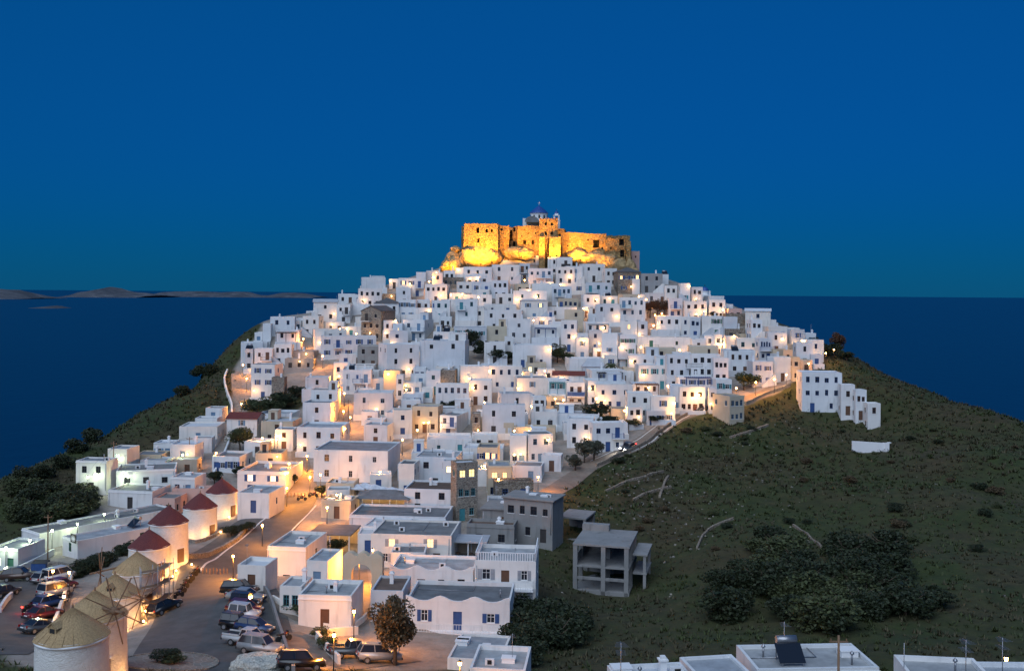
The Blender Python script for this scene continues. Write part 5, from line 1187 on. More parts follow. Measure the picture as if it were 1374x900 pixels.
# parasols
cloth = plain('parasol_cloth', (.60,.62,.66), .9)
for i, (x, y) in enumerate([(480,650),(490,648),(502,650),(514,653),(526,654),(536,656)]):
    p = hit(x, y, 2.6); r_ = empty('parasol', (p.x, p.y, p.z-2.6), i*.4); tag(r_, 'square off white parasol over the cafe tables below the big hall', 'parasol', 'parasols of the cafe terrace')
    mb = MB(); mb.tube([(0,0,0),(0,0,2.75)], .04, 6); mb.build('pole', wood, r_)
    mb = MB(); q = [(-1.4,-1.4,2.1),(1.4,-1.4,2.1),(1.4,1.4,2.1),(-1.4,1.4,2.1)]
    for a in range(4):
        b_ = (a+1) % 4; mb.tri(q[a], q[b_], (0,0,2.75)); mb.quad((q[a][0],q[a][1],1.92),(q[b_][0],q[b_][1],1.92), q[b_], q[a])
    mb.build('canopy', cloth, r_)
# low walls that follow the ground
def low_wall(pixels, h, th, mat, lab, name='low_wall', cat='wall', dz=-.4, group=None):
    path = smooth_path([Vector((gp(x, y).x, gp(x, y).y, 0)) for x, y in pixels], 1.2); mb = MB(); rows = []
    for i, p in enumerate(path):
        d = (path[min(i+1, len(path)-1)]-path[max(i-1, 0)]).normalized(); n = Vector((d.y, -d.x, 0))*th/2; g = ground(p.x, p.y)
        j = .06*noise.noise(Vector((p.x, p.y, 0))) * (2.5 if mat in (stone, stoneb) else .3)
        rows.append([p-n+Vector((0,0,g+dz)), p-n+Vector((0,0,g+h+j)), p+n+Vector((0,0,g+h+j)), p+n+Vector((0,0,g+dz))])
    for r0, r1 in zip(rows, rows[1:]):
        for a in range(3): mb.quad(r0[a], r0[a+1], r1[a+1], r1[a])
    mb.quad(*rows[0][::-1]); mb.quad(*rows[-1]); o = mb.build(name, mat); tag(o, lab, cat, group); return o
low_wall([(318,778),(345,788),(362,806),(370,830),(380,862),(394,905)], .75, .28, greyp, 'pale retaining wall between the car park and the forecourt')
low_wall([(232,757),(262,750),(292,741),(318,727),(330,712)], .7, .5, stone, 'curved rubble wall of the terrace under the red capped windmills')
low_wall([(243,725),(262,729),(285,722),(300,712)], .5, .4, stone, 'low stone kerb circling the terrace windmill')
low_wall([(305,500),(301,512),(304,528),(311,548),(309,566)], 1.0, .4, white, 'white parapet on the sea side of the footpath')
low_wall([(0,822),(10,808),(16,802)], .8, .3, white, 'short white wall at the edge of the lower road')
low_wall([(66,852),(78,828),(88,800),(96,776)], .8, .35, white, 'white wall behind the row of cars on the verge')
low_wall([(64,768),(80,768),(98,772)], 1.4, .4, stone, 'stone wall carrying two lamps above the parked van')
low_wall([(18,772),(48,757),(72,744)], .9, .3, white, 'sloping white wall in front of the greenish lit building')
low_wall([(425,858),(440,876),(455,893)], .9, .3, white, 'white wall with shrubs along the forecourt ramp')
low_wall([(424,858),(450,853),(480,852)], .9, .3, white, 'white wall at the top of the forecourt')
low_wall([(366,806),(390,822),(420,838),(450,846),(478,842),(492,830)], .7, .25, white, 'pale kerb wall following the bend of the lane')
low_wall([(935,738),(945,718),(962,706),(984,697)], .4, .28, stoneb, 'dry stone field wall climbing the dark slope', group=None)
low_wall([(1064,706),(1080,716),(1096,730),(1112,750)], .4, .28, stoneb, 'dry stone field wall running down towards the thicket')
low_wall([(812,660),(835,650),(866,640),(890,634)], .4, .4, stoneb, 'long terrace wall of loose stone under the hill road')
low_wall([(850,672),(872,662),(900,655)], .4, .4, stoneb, 'short terrace wall of loose stone on the slope')
low_wall([(885,668),(890,655),(897,640)], .4, .4, stoneb, 'crumbling stone wall crossing the terraces')
low_wall([(800,627),(838,610),(872,592),(903,569),(922,558)], .75, .35, stoneb, 'stone parapet on the outer edge of the hill road')
low_wall([(980,588),(1005,580),(1030,572)], .4, .6, stoneb, 'ruined stone wall on the grassy slope below the road')
low_wall([(1000,543),(1030,530),(1060,518)], .7, .5, stone, 'stone edge of the path below the last lamps')
low_wall([(286,640),(296,622),(304,604),(309,590)], .9, .35, white, 'white stepped wall beside the footpath to the mills')
low_wall([(355,655),(372,640),(386,622)], .5, .3, white, 'white kerb in front of the lit bar')
# small white chapel wall on the bare slope
_q = gp(1168, 606); cw = empty('chapel_ruin', _q+Vector((0, -.5, -.2))); tag(cw, 'small white roofless walled plot alone on the dark slope', 'ruin')
mb = MB(); mb.quad((-3.8,0,.6),(3.4,0,-2.6),(3.6,0,1.9),(-3.8,0,2.3)); mb.quad((3.6,.0,1.9),(3.4,0,-2.6),(3.4,3.5,-2.2),(3.6,3.5,1.6)); mb.quad((-3.8,0,2.3),(3.6,0,1.9),(3.6,.35,1.9),(-3.8,.35,2.3)); mb.quad((3.6,.35,1.9),(3.4,.35,-2.6),(-3.8,.35,.4),(-3.8,.35,2.3)); mb.quad((-3.8,0,.6),(-3.8,0,2.3),(-3.8,.35,2.3),(-3.8,.35,.4)); mb.build('wall', whiteb, cw)
mb = MB(); mb.box(3.0,5.0,-.6,1.6,-3,-1.2); mb.box(3.2,3.9,-.05,.4,1.9,2.1); mb.box(2.7,3.4,-.25,-.003,-2.8,2.05); mb.build('buttress', whiteb, cw)
# garden outcrop walls of the white stepped group
# utility poles
def utility_pole(px, py_top, py_base, lab, Y=None, thick=.11):
    p = at(px, py_base, Y) if Y else gp(px, py_base); top = at(px, py_top, p.y).z; g = ground(p.x, p.y)
    r_ = empty('utility_pole', (p.x, p.y, g)); tag(r_, lab, 'pole')
    mb = MB(); mb.tube([(0,0,-.5),(0,0,top-g)], thick, 8, 0, thick*.7); mb.build('post', wood, r_)
    mb = MB(); mb.obox((-.6,0,top-g-.4),(.6,0,top-g-.4),.09,.09)
    for x in (-.5, 0, .5): mb.box(x-.03,x+.03,-.03,.03,top-g-.35,top-g-.2)
    mb.build('crossarm', wood, r_); return Vector((p.x, p.y, top-.2))
u1 = utility_pole(64,690,757,'dark utility pole in front of the greenish lit building')
u2 = utility_pole(152,592,655,'dark utility pole beside the lit veranda')
u3 = utility_pole(254,586,622,'dark utility pole before the house with a lit window')
u4 = utility_pole(1125,852,905,'wooden utility pole rising before the roof with the water heater',64)
u5 = utility_pole(467,536,596,'grey utility pole at the edge of the stepped street')
mb = MB()
for a, b_ in ((u1, u2), (u2, u3)):
    for off in (-.5, .5): mb.tube([a.lerp(b_, t)+Vector((off, 0, -2.0*t*(1-t)*4*.4)) for t in np.linspace(0, 1, 13)], .014, 4)
tag(mb.build('power_line', iron), 'thin sagging power lines strung between the dark utility poles', 'cable')
# aerials on the nearest roofs
for (px, y0, y1, Y, lab) in [(833,862,898,62,'rusty yellow television aerial on a thin mast beside a white chimney'),(1296,858,898,60,'branching television aerial on the pale roof'),(1345,855,898,62,'tall television aerial beside the yellow lamp'),(1213,862,898,62,'bare thin mast between the pale roofs')]:
    p = at(px, y1, Y); t_ = at(px, y0, Y).z; r_ = empty('aerial_mast', (p.x, p.y, p.z)); tag(r_, lab, 'aerial'); H_ = t_-p.z
    mb = MB(); mb.tube([(0,0,-1.5),(0,0,H_)], .025, 5); mb.build('mast', galv, r_)
    if 'bare' not in lab:
        mb = MB()
        for k in range(5): mb.obox((-.45+.05*k,-.4+.2*k,H_-.1),(.45-.05*k,-.4+.2*k,H_-.1),.02,.02); mb.obox((-.3,-.4+.2*k,H_-.6),(.3,-.4+.2*k,H_-.6),.02,.02)
        mb.obox((0,-.5,H_-.08),(0,.5,H_-.08),.025,.025); mb.obox((0,-.5,H_-.58),(0,.5,H_-.58),.025,.025); mb.build('antenna_element', galv, r_)
# oval sign on the workshop
sp_ = at(99, 722, 143.6); sg = empty('sign_board', sp_, R(-40)); sg.scale = (.8,.8,.8); tag(sg, 'dark sign board with a pale oval emblem on the workshop end wall', 'sign')
mb = MB(); mb.box(-1.0,1.0,-.12,-.02,-.75,.75); mb.build('board', P['dark'], sg)
mb = MB()
for k in range(28):
    a0, a1 = 2*math.pi*k/28, 2*math.pi*(k+1)/28; mb.quad((.80*math.cos(a0),-.13,.55*math.sin(a0)),(.80*math.cos(a1),-.13,.55*math.sin(a1)),(.70*math.cos(a1),-.13,.46*math.sin(a1)),(.70*math.cos(a0),-.13,.46*math.sin(a0)))
mb.poly([(.6*math.cos(2*math.pi*k/24),-.131,.36*math.sin(2*math.pi*k/24)) for k in range(24)]); mb.build('emblem', P['white'], sg)
# skip bins, blue container, bollards
db = empty('waste_container', gp(54, 767)); tag(db, 'blue waste container beside the parked off roader', 'container')
mb = MB(); mb.box(-1,1,-.6,.6,.15,1.2); mb.build('body', P['blue'], db); mb = MB(); mb.quad((-1.05,-.65,1.22),(1.05,-.65,1.22),(1.05,.65,1.45),(-1.05,.65,1.45)); mb.box(-1.05,1.05,.55,.65,1.2,1.44); mb.build('lid', P['dark'], db)
for x in (-.8, .8):
    mb = MB(); mb.tube([(x-.06,0,.1),(x+.06,0,.1)], .1, 8); mb.build('wheel', tyre, db)
bmesh_b = MB(); bmesh_b.lathe([(.09,0),(.09,.7),(.12,.7),(.12,.8),(.02,.86)], 8); BOL = bmesh_b.mesh('bollard', [P['white']])
bmesh_b = MB(); bmesh_b.lathe([(.09,0),(.08,.75),(.02,.82)], 8); BOL2 = bmesh_b.mesh('bollard', [wood])
for i in range(9):
    x = 386+i*4.6; y = 668-.2*i
    p = gp(x, y); tag(inst('bollard', BOL2, None, (p.x, p.y, p.z)), 'small dark bollard closing the top of the square to cars', 'bollard', 'bollards across the street')
for i in range(8):
    p = gp(272+i*4.7, 771); tag(inst('bollard', BOL2, None, (p.x, p.y, p.z+.05)), 'short post in the row across the pedestrian crossing by the motorbikes', 'bollard', 'posts at the crossing')
# netted heap at the end of the car park
hp = boulder('covered_heap', gp(350, 897)+Vector((0,0,.3)), (2.6,1.6,1.0), 4.4, plain('pale_net', (.40,.40,.36), .9, 0, .5, 6), None, .3, 4); tag(hp, 'heap covered with pale netting at the end of the car park', 'heap')

# round planted island in the square
ic = gp(225, 889); ring = MB(); N_ = 48; RI = 4.6
for k in range(N_):
    a0, a1 = 2*math.pi*k/N_, 2*math.pi*(k+1)/N_
    def rp(a, r_, dz): x, y = ic.x+r_*math.cos(a), ic.y+r_*.8*math.sin(a); return (x, y, ground(x, y)+dz)
    ring.quad(rp(a0,RI,.2), rp(a1,RI,.2), rp(a1,RI-.3,.2), rp(a0,RI-.3,.2)); ring.quad(rp(a0,RI,-.1), rp(a1,RI,-.1), rp(a1,RI,.2), rp(a0,RI,.2)); ring.quad(rp(a1,RI-.3,-.1), rp(a0,RI-.3,-.1), rp(a0,RI-.3,.2), rp(a1,RI-.3,.2))
isl = empty('traffic_island', (0,0,0)); tag(isl, 'round paved island with a stone kerb in the road beside the thatched mills', 'traffic island'); ring.build('kerb', stone, isl)
pv = MB()
for k in range(N_):
    a0, a1 = 2*math.pi*k/N_, 2*math.pi*(k+1)/N_
    for q in range(4): pv.quad(rp(a0,(RI-.3)*(q+1)/4,.13), rp(a1,(RI-.3)*(q+1)/4,.13), rp(a1,(RI-.3)*q/4+.001,.13), rp(a0,(RI-.3)*q/4+.001,.13))
pv.build('paving', paving_m, isl)
# ------------------------------------------------------------- more small houses wherever the town has none yet
OG = 1.0; OX0, OY0 = -110.0, 80.0; ONX, ONY = 220, 280
occ = np.zeros((ONY, ONX), bool)
def mark_rect(H, infl):
    c, s = math.cos(R(H['yaw'])), math.sin(R(H['yaw'])); rr = math.hypot(H['w'], H['d'])+2
    for j in range(max(0, int(H['y']-rr-OY0)), min(ONY, int(H['y']+rr-OY0)+1)):
        for i in range(max(0, int(H['x']-rr-OX0)), min(ONX, int(H['x']+rr-OX0)+1)):
            dx, dy = OX0+i-H['x'], OY0+j-H['y']; a, b = dx*c+dy*s, -dx*s+dy*c
            if -H['w']/2-infl < a < H['w']/2+infl and -infl < b < H['d']+infl: occ[j, i] = True
for H in PL: mark_rect(H, .35)
def mark_disc(x, y, r_):
    for j in range(max(0, int(y-r_-OY0)), min(ONY, int(y+r_-OY0)+2)):
        for i in range(max(0, int(x-r_-OX0)), min(ONX, int(x+r_-OX0)+2)):
            if (OX0+i-x)**2+(OY0+j-y)**2 < r_*r_: occ[j, i] = True
for b in BLOCKED: mark_disc(*b)
for m_, h in MILLS: mark_disc(m_.location.x, m_.location.y, 5.5)
for o in bpy.data.objects:
    n0 = o.name.split('.')[0]
    if n0 in ('road', 'street', 'car_park', 'lower_road', 'hill_road', 'lane', 'stepped_street', 'alley', 'footpath', 'forecourt'):
        for v in o.data.vertices: mark_disc(v.co.x, v.co.y, 1.2)
    if n0 == 'parked_car' and o.parent is None: mark_disc(o.location.x, o.location.y, 3)
fill_px = [(318,540),(345,460),(440,412),(500,385),(600,368),(720,360),(850,372),(950,405),(1030,438),(1085,470),(1060,500),(1000,528),(930,545),(870,570),(820,600),(770,628),(735,650),(690,690),(640,730),(640,800),(560,800),(480,740),(450,700),(440,670),(330,640),(250,655),(140,660),(210,620),(255,590)]
fill_poly = [(p.x, p.y) for p in (gp(*q) for q in fill_px)]
green_px = [(365,540,9),(400,515,6),(640,478,6),(665,484,6),(752,482,5),(877,415,4),(805,556,6),(1000,515,4),(325,592,5),(612,546,4),(790,608,5),(820,500,2.5),(597,440,3),(1045,452,3)]
for x, y, r_ in green_px: p = gp(x, y); mark_disc(p.x, p.y, r_)
SKYL = [(290,520),(325,466),(340,452),(355,438),(365,430),(395,428),(421,410),(454,399),(482,392),(490,378),(517,376),(570,370),(600,366),(720,354),(850,370),(900,378),(943,393),(975,405),(1000,418),(1035,425),(1060,444),(1100,460)]
fr = random.Random(11); FILL = []
def fits(x, y, w, d):
    for j in range(int(y-OY0), int(y+d-OY0)+1):
        for i in range(int(x-w/2-OX0), int(x+w/2-OX0)+1):
            if not (0 <= i < ONX and 0 <= j < ONY) or occ[j, i]: return False
    return True
for (wl, dl, tries) in ((7, 6, 2500), (5, 5, 5000), (4, 3.6, 7000), (3, 3, 7000)):
    for _ in range(tries):
        if len(FILL) > 95: break
        x = fr.uniform(-95, 95); y = fr.uniform(125, 338)
        if not inpoly(x, y, fill_poly): continue
        w, d = wl*fr.uniform(.9, 1.2), dl*fr.uniform(.9, 1.15)
        if not fits(x, y, w, d): continue
        st = 2 if (y > 230 and fr.random() < .45 and wl >= 5) else 1
        h = .5+2.6*st; g = ground(x, y)
        u = x*F/y+687; v = 392.5+(CAM_Z-(g+h))*F/y
        ys = np.interp(u, [q[0] for q in SKYL], [q[1] for q in SKYL])
        if v < ys+(7 if y > 300 else 5) or (560 < u < 870 and v < 372): continue
        H = dict(x=x, y=y, z=g+h, h=h, w=w, d=d, yaw=fr.uniform(-9, 9), st=st, o=parse(fr.choice(['', '', 'blue', 'cream', 'bro', 'lblue', 'perg bc=dark' if st == 2 else ''])), r=random.Random(int(x*977+y*13)), label=None, px=(u-4, u+4, v), feats=[])
        mark_rect(H, .3); FILL.append(H)
for i, H in enumerate(FILL): build_house(H, 1000+i)
PL += FILL
print('HOUSES', len(PL), 'FILL', len(FILL))
# ------------------------------------------------------------- street lamps
def house_entry(px, py, ymax):
    """distance at which the sight line first enters a house"""
    best = None
    u, v = unroll(px, py); dx, dz = u/F, -v/F
    for (hx, hy, w, d, yw, zt, zb) in HOUSES:
        if hy > ymax+2 or hy < 60: continue
        if abs(dx*hy-hx) > w+d: continue
        c, s = math.cos(yw), math.sin(yw); y = hy-6
        while y < min(hy+d+6, ymax):
            X = dx*y-hx; Yy = y-hy; a, b = X*c+Yy*s, -X*s+Yy*c
            if -w/2 < a < w/2 and 0 < b < d and zb < CAM_Z+dz*y < zt:
                if best is None or y < best: best = y
                break
            y += .25
    return best
wl = MB(); wl.lathe([(.02,.26),(.16,.18),(.12,-.12),(.02,-.14)], 8); LAN = wl.mesh('lantern', [bulb_warm]); 
wl = MB(); wl.lathe([(.02,.26),(.16,.18),(.12,-.12),(.02,-.14)], 8); LANW = wl.mesh('lantern', [bulb_white]); LANG = wl.mesh('lantern', [bulb_green])
cp_ = MB(); cp_.lathe([(.22,.2),(.05,.34),(.01,.4)], 8); CAPM = cp_.mesh('lamp_cap', [iron])
LAMPS = []
def lamp(px, py, power, tone='w', hgt=3.3, lab=None, where='', rad=.12):
    if px < -5: return
    p = hit(px, py, hgt); e = house_entry(px, py, p.y+.5); wallm = False
    if e is not None and e-.35 < p.y: p = at(px, py, e-.45); wallm = True
    g = ground(p.x, p.y); hh = p.z-g
    colr = {'w': (1,.45,.13), 'o': (1,.34,.04), 'p': (1,.80,.55), 'g': (.82,1,.60)}[tone]; root = empty('street_lamp' if not wallm else 'wall_lamp', (p.x, p.y, p.z))
    inst('lantern', {'w': LAN, 'o': LAN, 'p': LANW, 'g': LANG}[tone], root); inst('lamp_cap', CAPM, root)
    mb = MB()
    if wallm: mb.obox((0,.5,.36),(0,0,.36),.05,.05)
    else: mb.tube([(0,0,-hh-.2),(0,0,-.12)], .06, 6, 0, .045)
    mb.build('bracket' if wallm else 'post', iron, root)
    l = bpy.data.lights.new('lamp_light', 'POINT'); l.energy = power*(.36 if wallm else 1.0)*(.6 if tone == 'g' else 1); l.color = colr; l.shadow_soft_size = rad
    lo = bpy.data.objects.new('lamp_light', l); col.objects.link(lo); lo.parent = root; lo.location = (0, -1.1 if wallm else -.25, 0.1)
    LAMPS.append((root, px, py, tone, wallm, lab)); return root
K = 1.75
for (x, y, pw, t) in [
 (326,490,260,'o'),(331,508,260,'o'),(324,542,300,'o'),(352,588,420,'w'),(407,455,260,'o'),(433,478,380,'o'),(455,505,420,'o'),(462,528,420,'o'),(461,552,420,'o'),(463,575,360,'o'),(456,441,260,'w'),(531,430,260,'w'),(478,448,160,'w'),
 (576,378,260,'o'),(521,502,420,'o'),(605,396,160,'o'),(694,402,220,'w'),(716,430,160,'w'),(737,469,260,'w'),(704,376,200,'o'),(752,382,220,'w'),(783,414,260,'w'),(877,437,300,'w'),(879,423,130,'o'),(888,421,130,'o'),(783,457,300,'w'),
 (835,466,220,'w'),(860,466,200,'w'),(912,470,240,'w'),(968,462,420,'w'),(1076,457,200,'w'),(1108,474,260,'w'),(1119,469,160,'w'),(1085,488,380,'o'),(695,521,380,'w'),(731,498,240,'w'),(745,535,240,'w'),(756,537,240,'w'),(690,578,320,'w'),
 (905,541,420,'w'),(896,518,300,'w'),(863,503,240,'w'),(938,530,650,'w'),(930,534,200,'w'),(988,521,420,'w'),(1014,513,420,'o'),(1039,509,380,'w'),(1055,503,380,'w'),(838,551,260,'w'),(722,640,500,'o'),(669,643,240,'w'),(650,625,260,'w'),(560,577,320,'w'),(540,590,320,'w'),(575,567,200,'w'),
 (439,681,800,'o'),(386,634,260,'o'),(388,622,240,'o'),(430,637,260,'w'),(412,612,800,'o'),(416,640,900,'o'),(510,633,160,'w'),(452,664,200,'w'),(313,746,650,'o'),(448,852,420,'o'),(475,820,420,'o'),(482,752,900,'o'),(505,757,220,'o'),(500,738,160,'o'),(617,890,260,'o'),(536,830,120,'o'),
 (925,384,140,'w'),(945,418,200,'w'),(867,402,220,'w'),(800,402,160,'w'),(620,395,120,'w'),(582,372,140,'o'),(550,381,100,'w'),(642,399,120,'w'),(720,398,160,'w'),(770,452,160,'w'),(1050,455,140,'w'),(985,451,200,'w'),(970,416,150,'w'),(650,540,180,'w'),(635,520,200,'w'),(630,508,160,'w'),(800,535,220,'w'),(792,521,140,'w'),(848,484,160,'w'),(810,440,160,'w'),(870,520,140,'w'),(657,498,160,'w'),(713,545,180,'w'),(735,590,160,'w'),(470,560,260,'o'),(545,523,160,'w'),(690,610,220,'w'),(372,585,160,'w'),(290,608,150,'o'),
 (71,766,150,'w'),(93,768,150,'w'),(86,800,200,'w'),(104,703,260,'g'),(160,615,160,'g'),(172,640,220,'g'),(132,637,160,'g'),(70,712,260,'g'),(40,725,240,'g'),(140,690,150,'g'),(8,735,220,'g'),(118,640,120,'g'),(245,610,80,'g'),(1350,884,70,'w'),(352,705,350,'o'),(385,655,450,'o')]:
    lamp(x, y, pw*K*(3.0 if t == 'o' else 1.25), t)
# warm lamps added at random house fronts to put a glow on the walls
dr_ = random.Random(21)
for H in PL:
    if not (195 < H['y'] < 335 and abs(H['x']) < 90) or dr_.random() > .24: continue
    px_ = H['x']*F/H['y']+687
    root = empty('wall_lamp', (0,0,0)); root.parent = None
    c_, s_ = math.cos(R(H['yaw'])), math.sin(R(H['yaw'])); a = dr_.uniform(-.4, .4)*H['w']; b = -.5
    z = H['z']-H['h']+2.5 if H['st'] < 1.7 else H['z']-H['h']+2.4
    root.location = (H['x']+a*c_-b*s_, H['y']+a*s_+b*c_, z); root.rotation_euler = (0, 0, R(H['yaw']))
    inst('lantern', LAN, root, (0,0,0), (0,0,0), .7); inst('lamp_cap', CAPM, root, (0,0,0), (0,0,0), .7); mb = MB(); mb.obox((0,.5,.25),(0,0,.25),.04,.04); mb.build('bracket', iron, root)
    l = bpy.data.lights.new('lamp_light', 'POINT'); l.energy = dr_.uniform(70, 150); l.color = (1,.47,.14); l.shadow_soft_size = .12
    lo = bpy.data.objects.new('lamp_light', l); col.objects.link(lo); lo.parent = root; lo.location = (0, -.9, 0)
    LAMPS.append((root, 0, 0, 'w', True, None))
# ground lamps washing the windmills
UL = ['beside the weathered windmill', 'under the spoked sail hub', 'under the dormer windmill', 'inside the scaffolding', 'at the red capped mill next to the thatch', 'at the tall red capped mill by the road', 'on the stone terrace', 'beside the half hidden windmill']
for i, (mr, h) in enumerate(MILLS):
    for a, pw in ((-.95, 230), (-.25, 170), (-1.75, 120)):
        if i == 0 and a == -1.75: continue
        c = mr.location; x, y = c.x+3.7*math.cos(a), c.y+3.7*math.sin(a); z = max(ground(x, y), c.z-.6)
        z = ground(x, y)
        r_ = empty('ground_lamp', (x, y, z+.12)); tag(r_, 'ground lamp '+UL[i]+{-.95: ', lighting its front', -.25: ', lighting its road side', -1.75: ', lighting its other side'}[a], 'lamp', 'uplights of the windmills')
        inst('lantern', LAN, r_, (0,0,.12), (0,0,0), .55); mb = MB(); mb.lathe([(.16,-.3),(.14,.02),(.02,.03)], 8); mb.build('base', iron, r_)
        l = bpy.data.lights.new('uplight', 'POINT'); l.energy = pw*(.4 if i < 2 else .7); l.color = (1,.48,.15); l.shadow_soft_size = .15; lo = bpy.data.objects.new('uplight', l); col.objects.link(lo); lo.parent = r_; lo.location = (.1*math.cos(a), .1*math.sin(a), .4)
# ------------------------------------------------------------- trees, shrubs, scrub
def leafmat(name, c, tr=.15):
    m, nt, b = newmat(name)
    oi = nt.nodes.new('ShaderNodeNewGeometry')
    cc = ramp(nt, oi.outputs['Random Per Island'], [(0, tuple(x*.7 for x in c)), (.5, c), (1, tuple(x*1.35 for x in c))])
    nt.links.new(cc, b.inputs['Base Color']); b.inputs['Roughness'].default_value = .7; return m
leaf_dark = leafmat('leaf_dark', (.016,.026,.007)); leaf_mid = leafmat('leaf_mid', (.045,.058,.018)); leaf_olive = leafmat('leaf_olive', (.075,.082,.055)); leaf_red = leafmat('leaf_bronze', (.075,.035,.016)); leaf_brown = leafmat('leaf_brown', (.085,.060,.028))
bark = plain('bark', (.09,.065,.045), .95, 0, .4, 6)
def crown_mesh(name, rad, hgt, n, leaf, mat, seed, clumps=14, droop=.0):
    r = np.random.default_rng(seed); cs = []
    while len(cs) < clumps:
        p = r.uniform(-1, 1, 3)
        if .25 < np.linalg.norm(p) < .95: cs.append(p*np.array([rad, rad, hgt/2])*.78)
    cs = np.array(cs); which = r.integers(0, clumps, n); cr = r.uniform(.28, .5, clumps)*min(rad, hgt/2)*1.15
    d = r.normal(size=(n, 3)); d /= np.linalg.norm(d, axis=1)[:, None]; d *= (r.uniform(.35, 1, n)**.5)[:, None]*cr[which][:, None]
    c = cs[which]+d; c[:, 2] += hgt/2
    a = r.normal(size=(n, 3)); a /= np.linalg.norm(a, axis=1)[:, None]; b = r.normal(size=(n, 3)); b -= (b*a).sum(1)[:, None]*a; b /= np.linalg.norm(b, axis=1)[:, None]
    s = leaf*r.uniform(.6, 1.3, n)[:, None]
    V = np.stack([c-a*s-b*s*.5, c+a*s*.2-b*s*.6, c+a*s, c+b*s*.6], 1).reshape(-1, 3); Fq = np.arange(n*4).reshape(n, 4)
    me = bpy.data.meshes.new(name); me.from_pydata(V.tolist(), [], Fq.tolist()); me.materials.append(mat); return me
def limbs(h, rad, seed, trunk=.18):
    r = random.Random(seed); mb = MB(); top = Vector((r.uniform(-.2,.2), r.uniform(-.2,.2), h*.45))
    mb.tube([(0,0,-.4), (0.03,0,h*.2), top], trunk, 8, 0, trunk*.65)
    for k in range(6):
        a = 2*math.pi*k/6+r.uniform(-.4,.4); e = top+Vector((math.cos(a)*rad*.6, math.sin(a)*rad*.6, h*r.uniform(.2,.42))); m_ = top.lerp(e, .5)+Vector((0,0,-.1*h))
        mb.tube([top, m_, e], trunk*.5, 6, 0, trunk*.12)
    return mb
MESHES = {}
def crown_for(kind, k, big=False):
    key = (kind, k, big)
    if key not in MESHES:
        mt = {'dark': leaf_dark, 'mid': leaf_mid, 'olive': leaf_olive, 'bronze': leaf_red, 'brown': leaf_brown}[kind]
        MESHES[key] = crown_mesh('crown', 1, 1.7, 6500 if big else 2600, .055 if big else .075, mt, 17*k+len(kind), 26 if big else 16)
    return MESHES[key]
TONE = {'dark': 'dark green', 'mid': 'mid green', 'brown': 'brownish', 'bronze': 'bronze', 'olive': 'silvery'}
def tree(px, py, h, rad, kind, lab, k=0, big=False, group=None, name='tree', trunk=True, cat='tree'):
    p = gp(px, py); r_ = empty(name, (p.x, p.y, p.z), k*1.3); tag(r_, lab, cat, group)
    zc = h*.28 if trunk else -.15*h
    c_ = inst('crown', crown_for(kind, k % 3, big), r_, (0, 0, zc), (0, 0, k), (rad, rad, (h-zc)/1.75))
    limbs(h, rad, k, .10+.02*h).build('trunk', bark, r_); return r_
tree(530, 893, 6.8, 2.7, 'brown', 'round leafy tree with warm lit foliage standing in the forecourt', 1, True)
tree(322, 606, 5.2, 2.8, 'mid', 'dark rounded tree beside the lamp under the red ridged roof', 2, True)
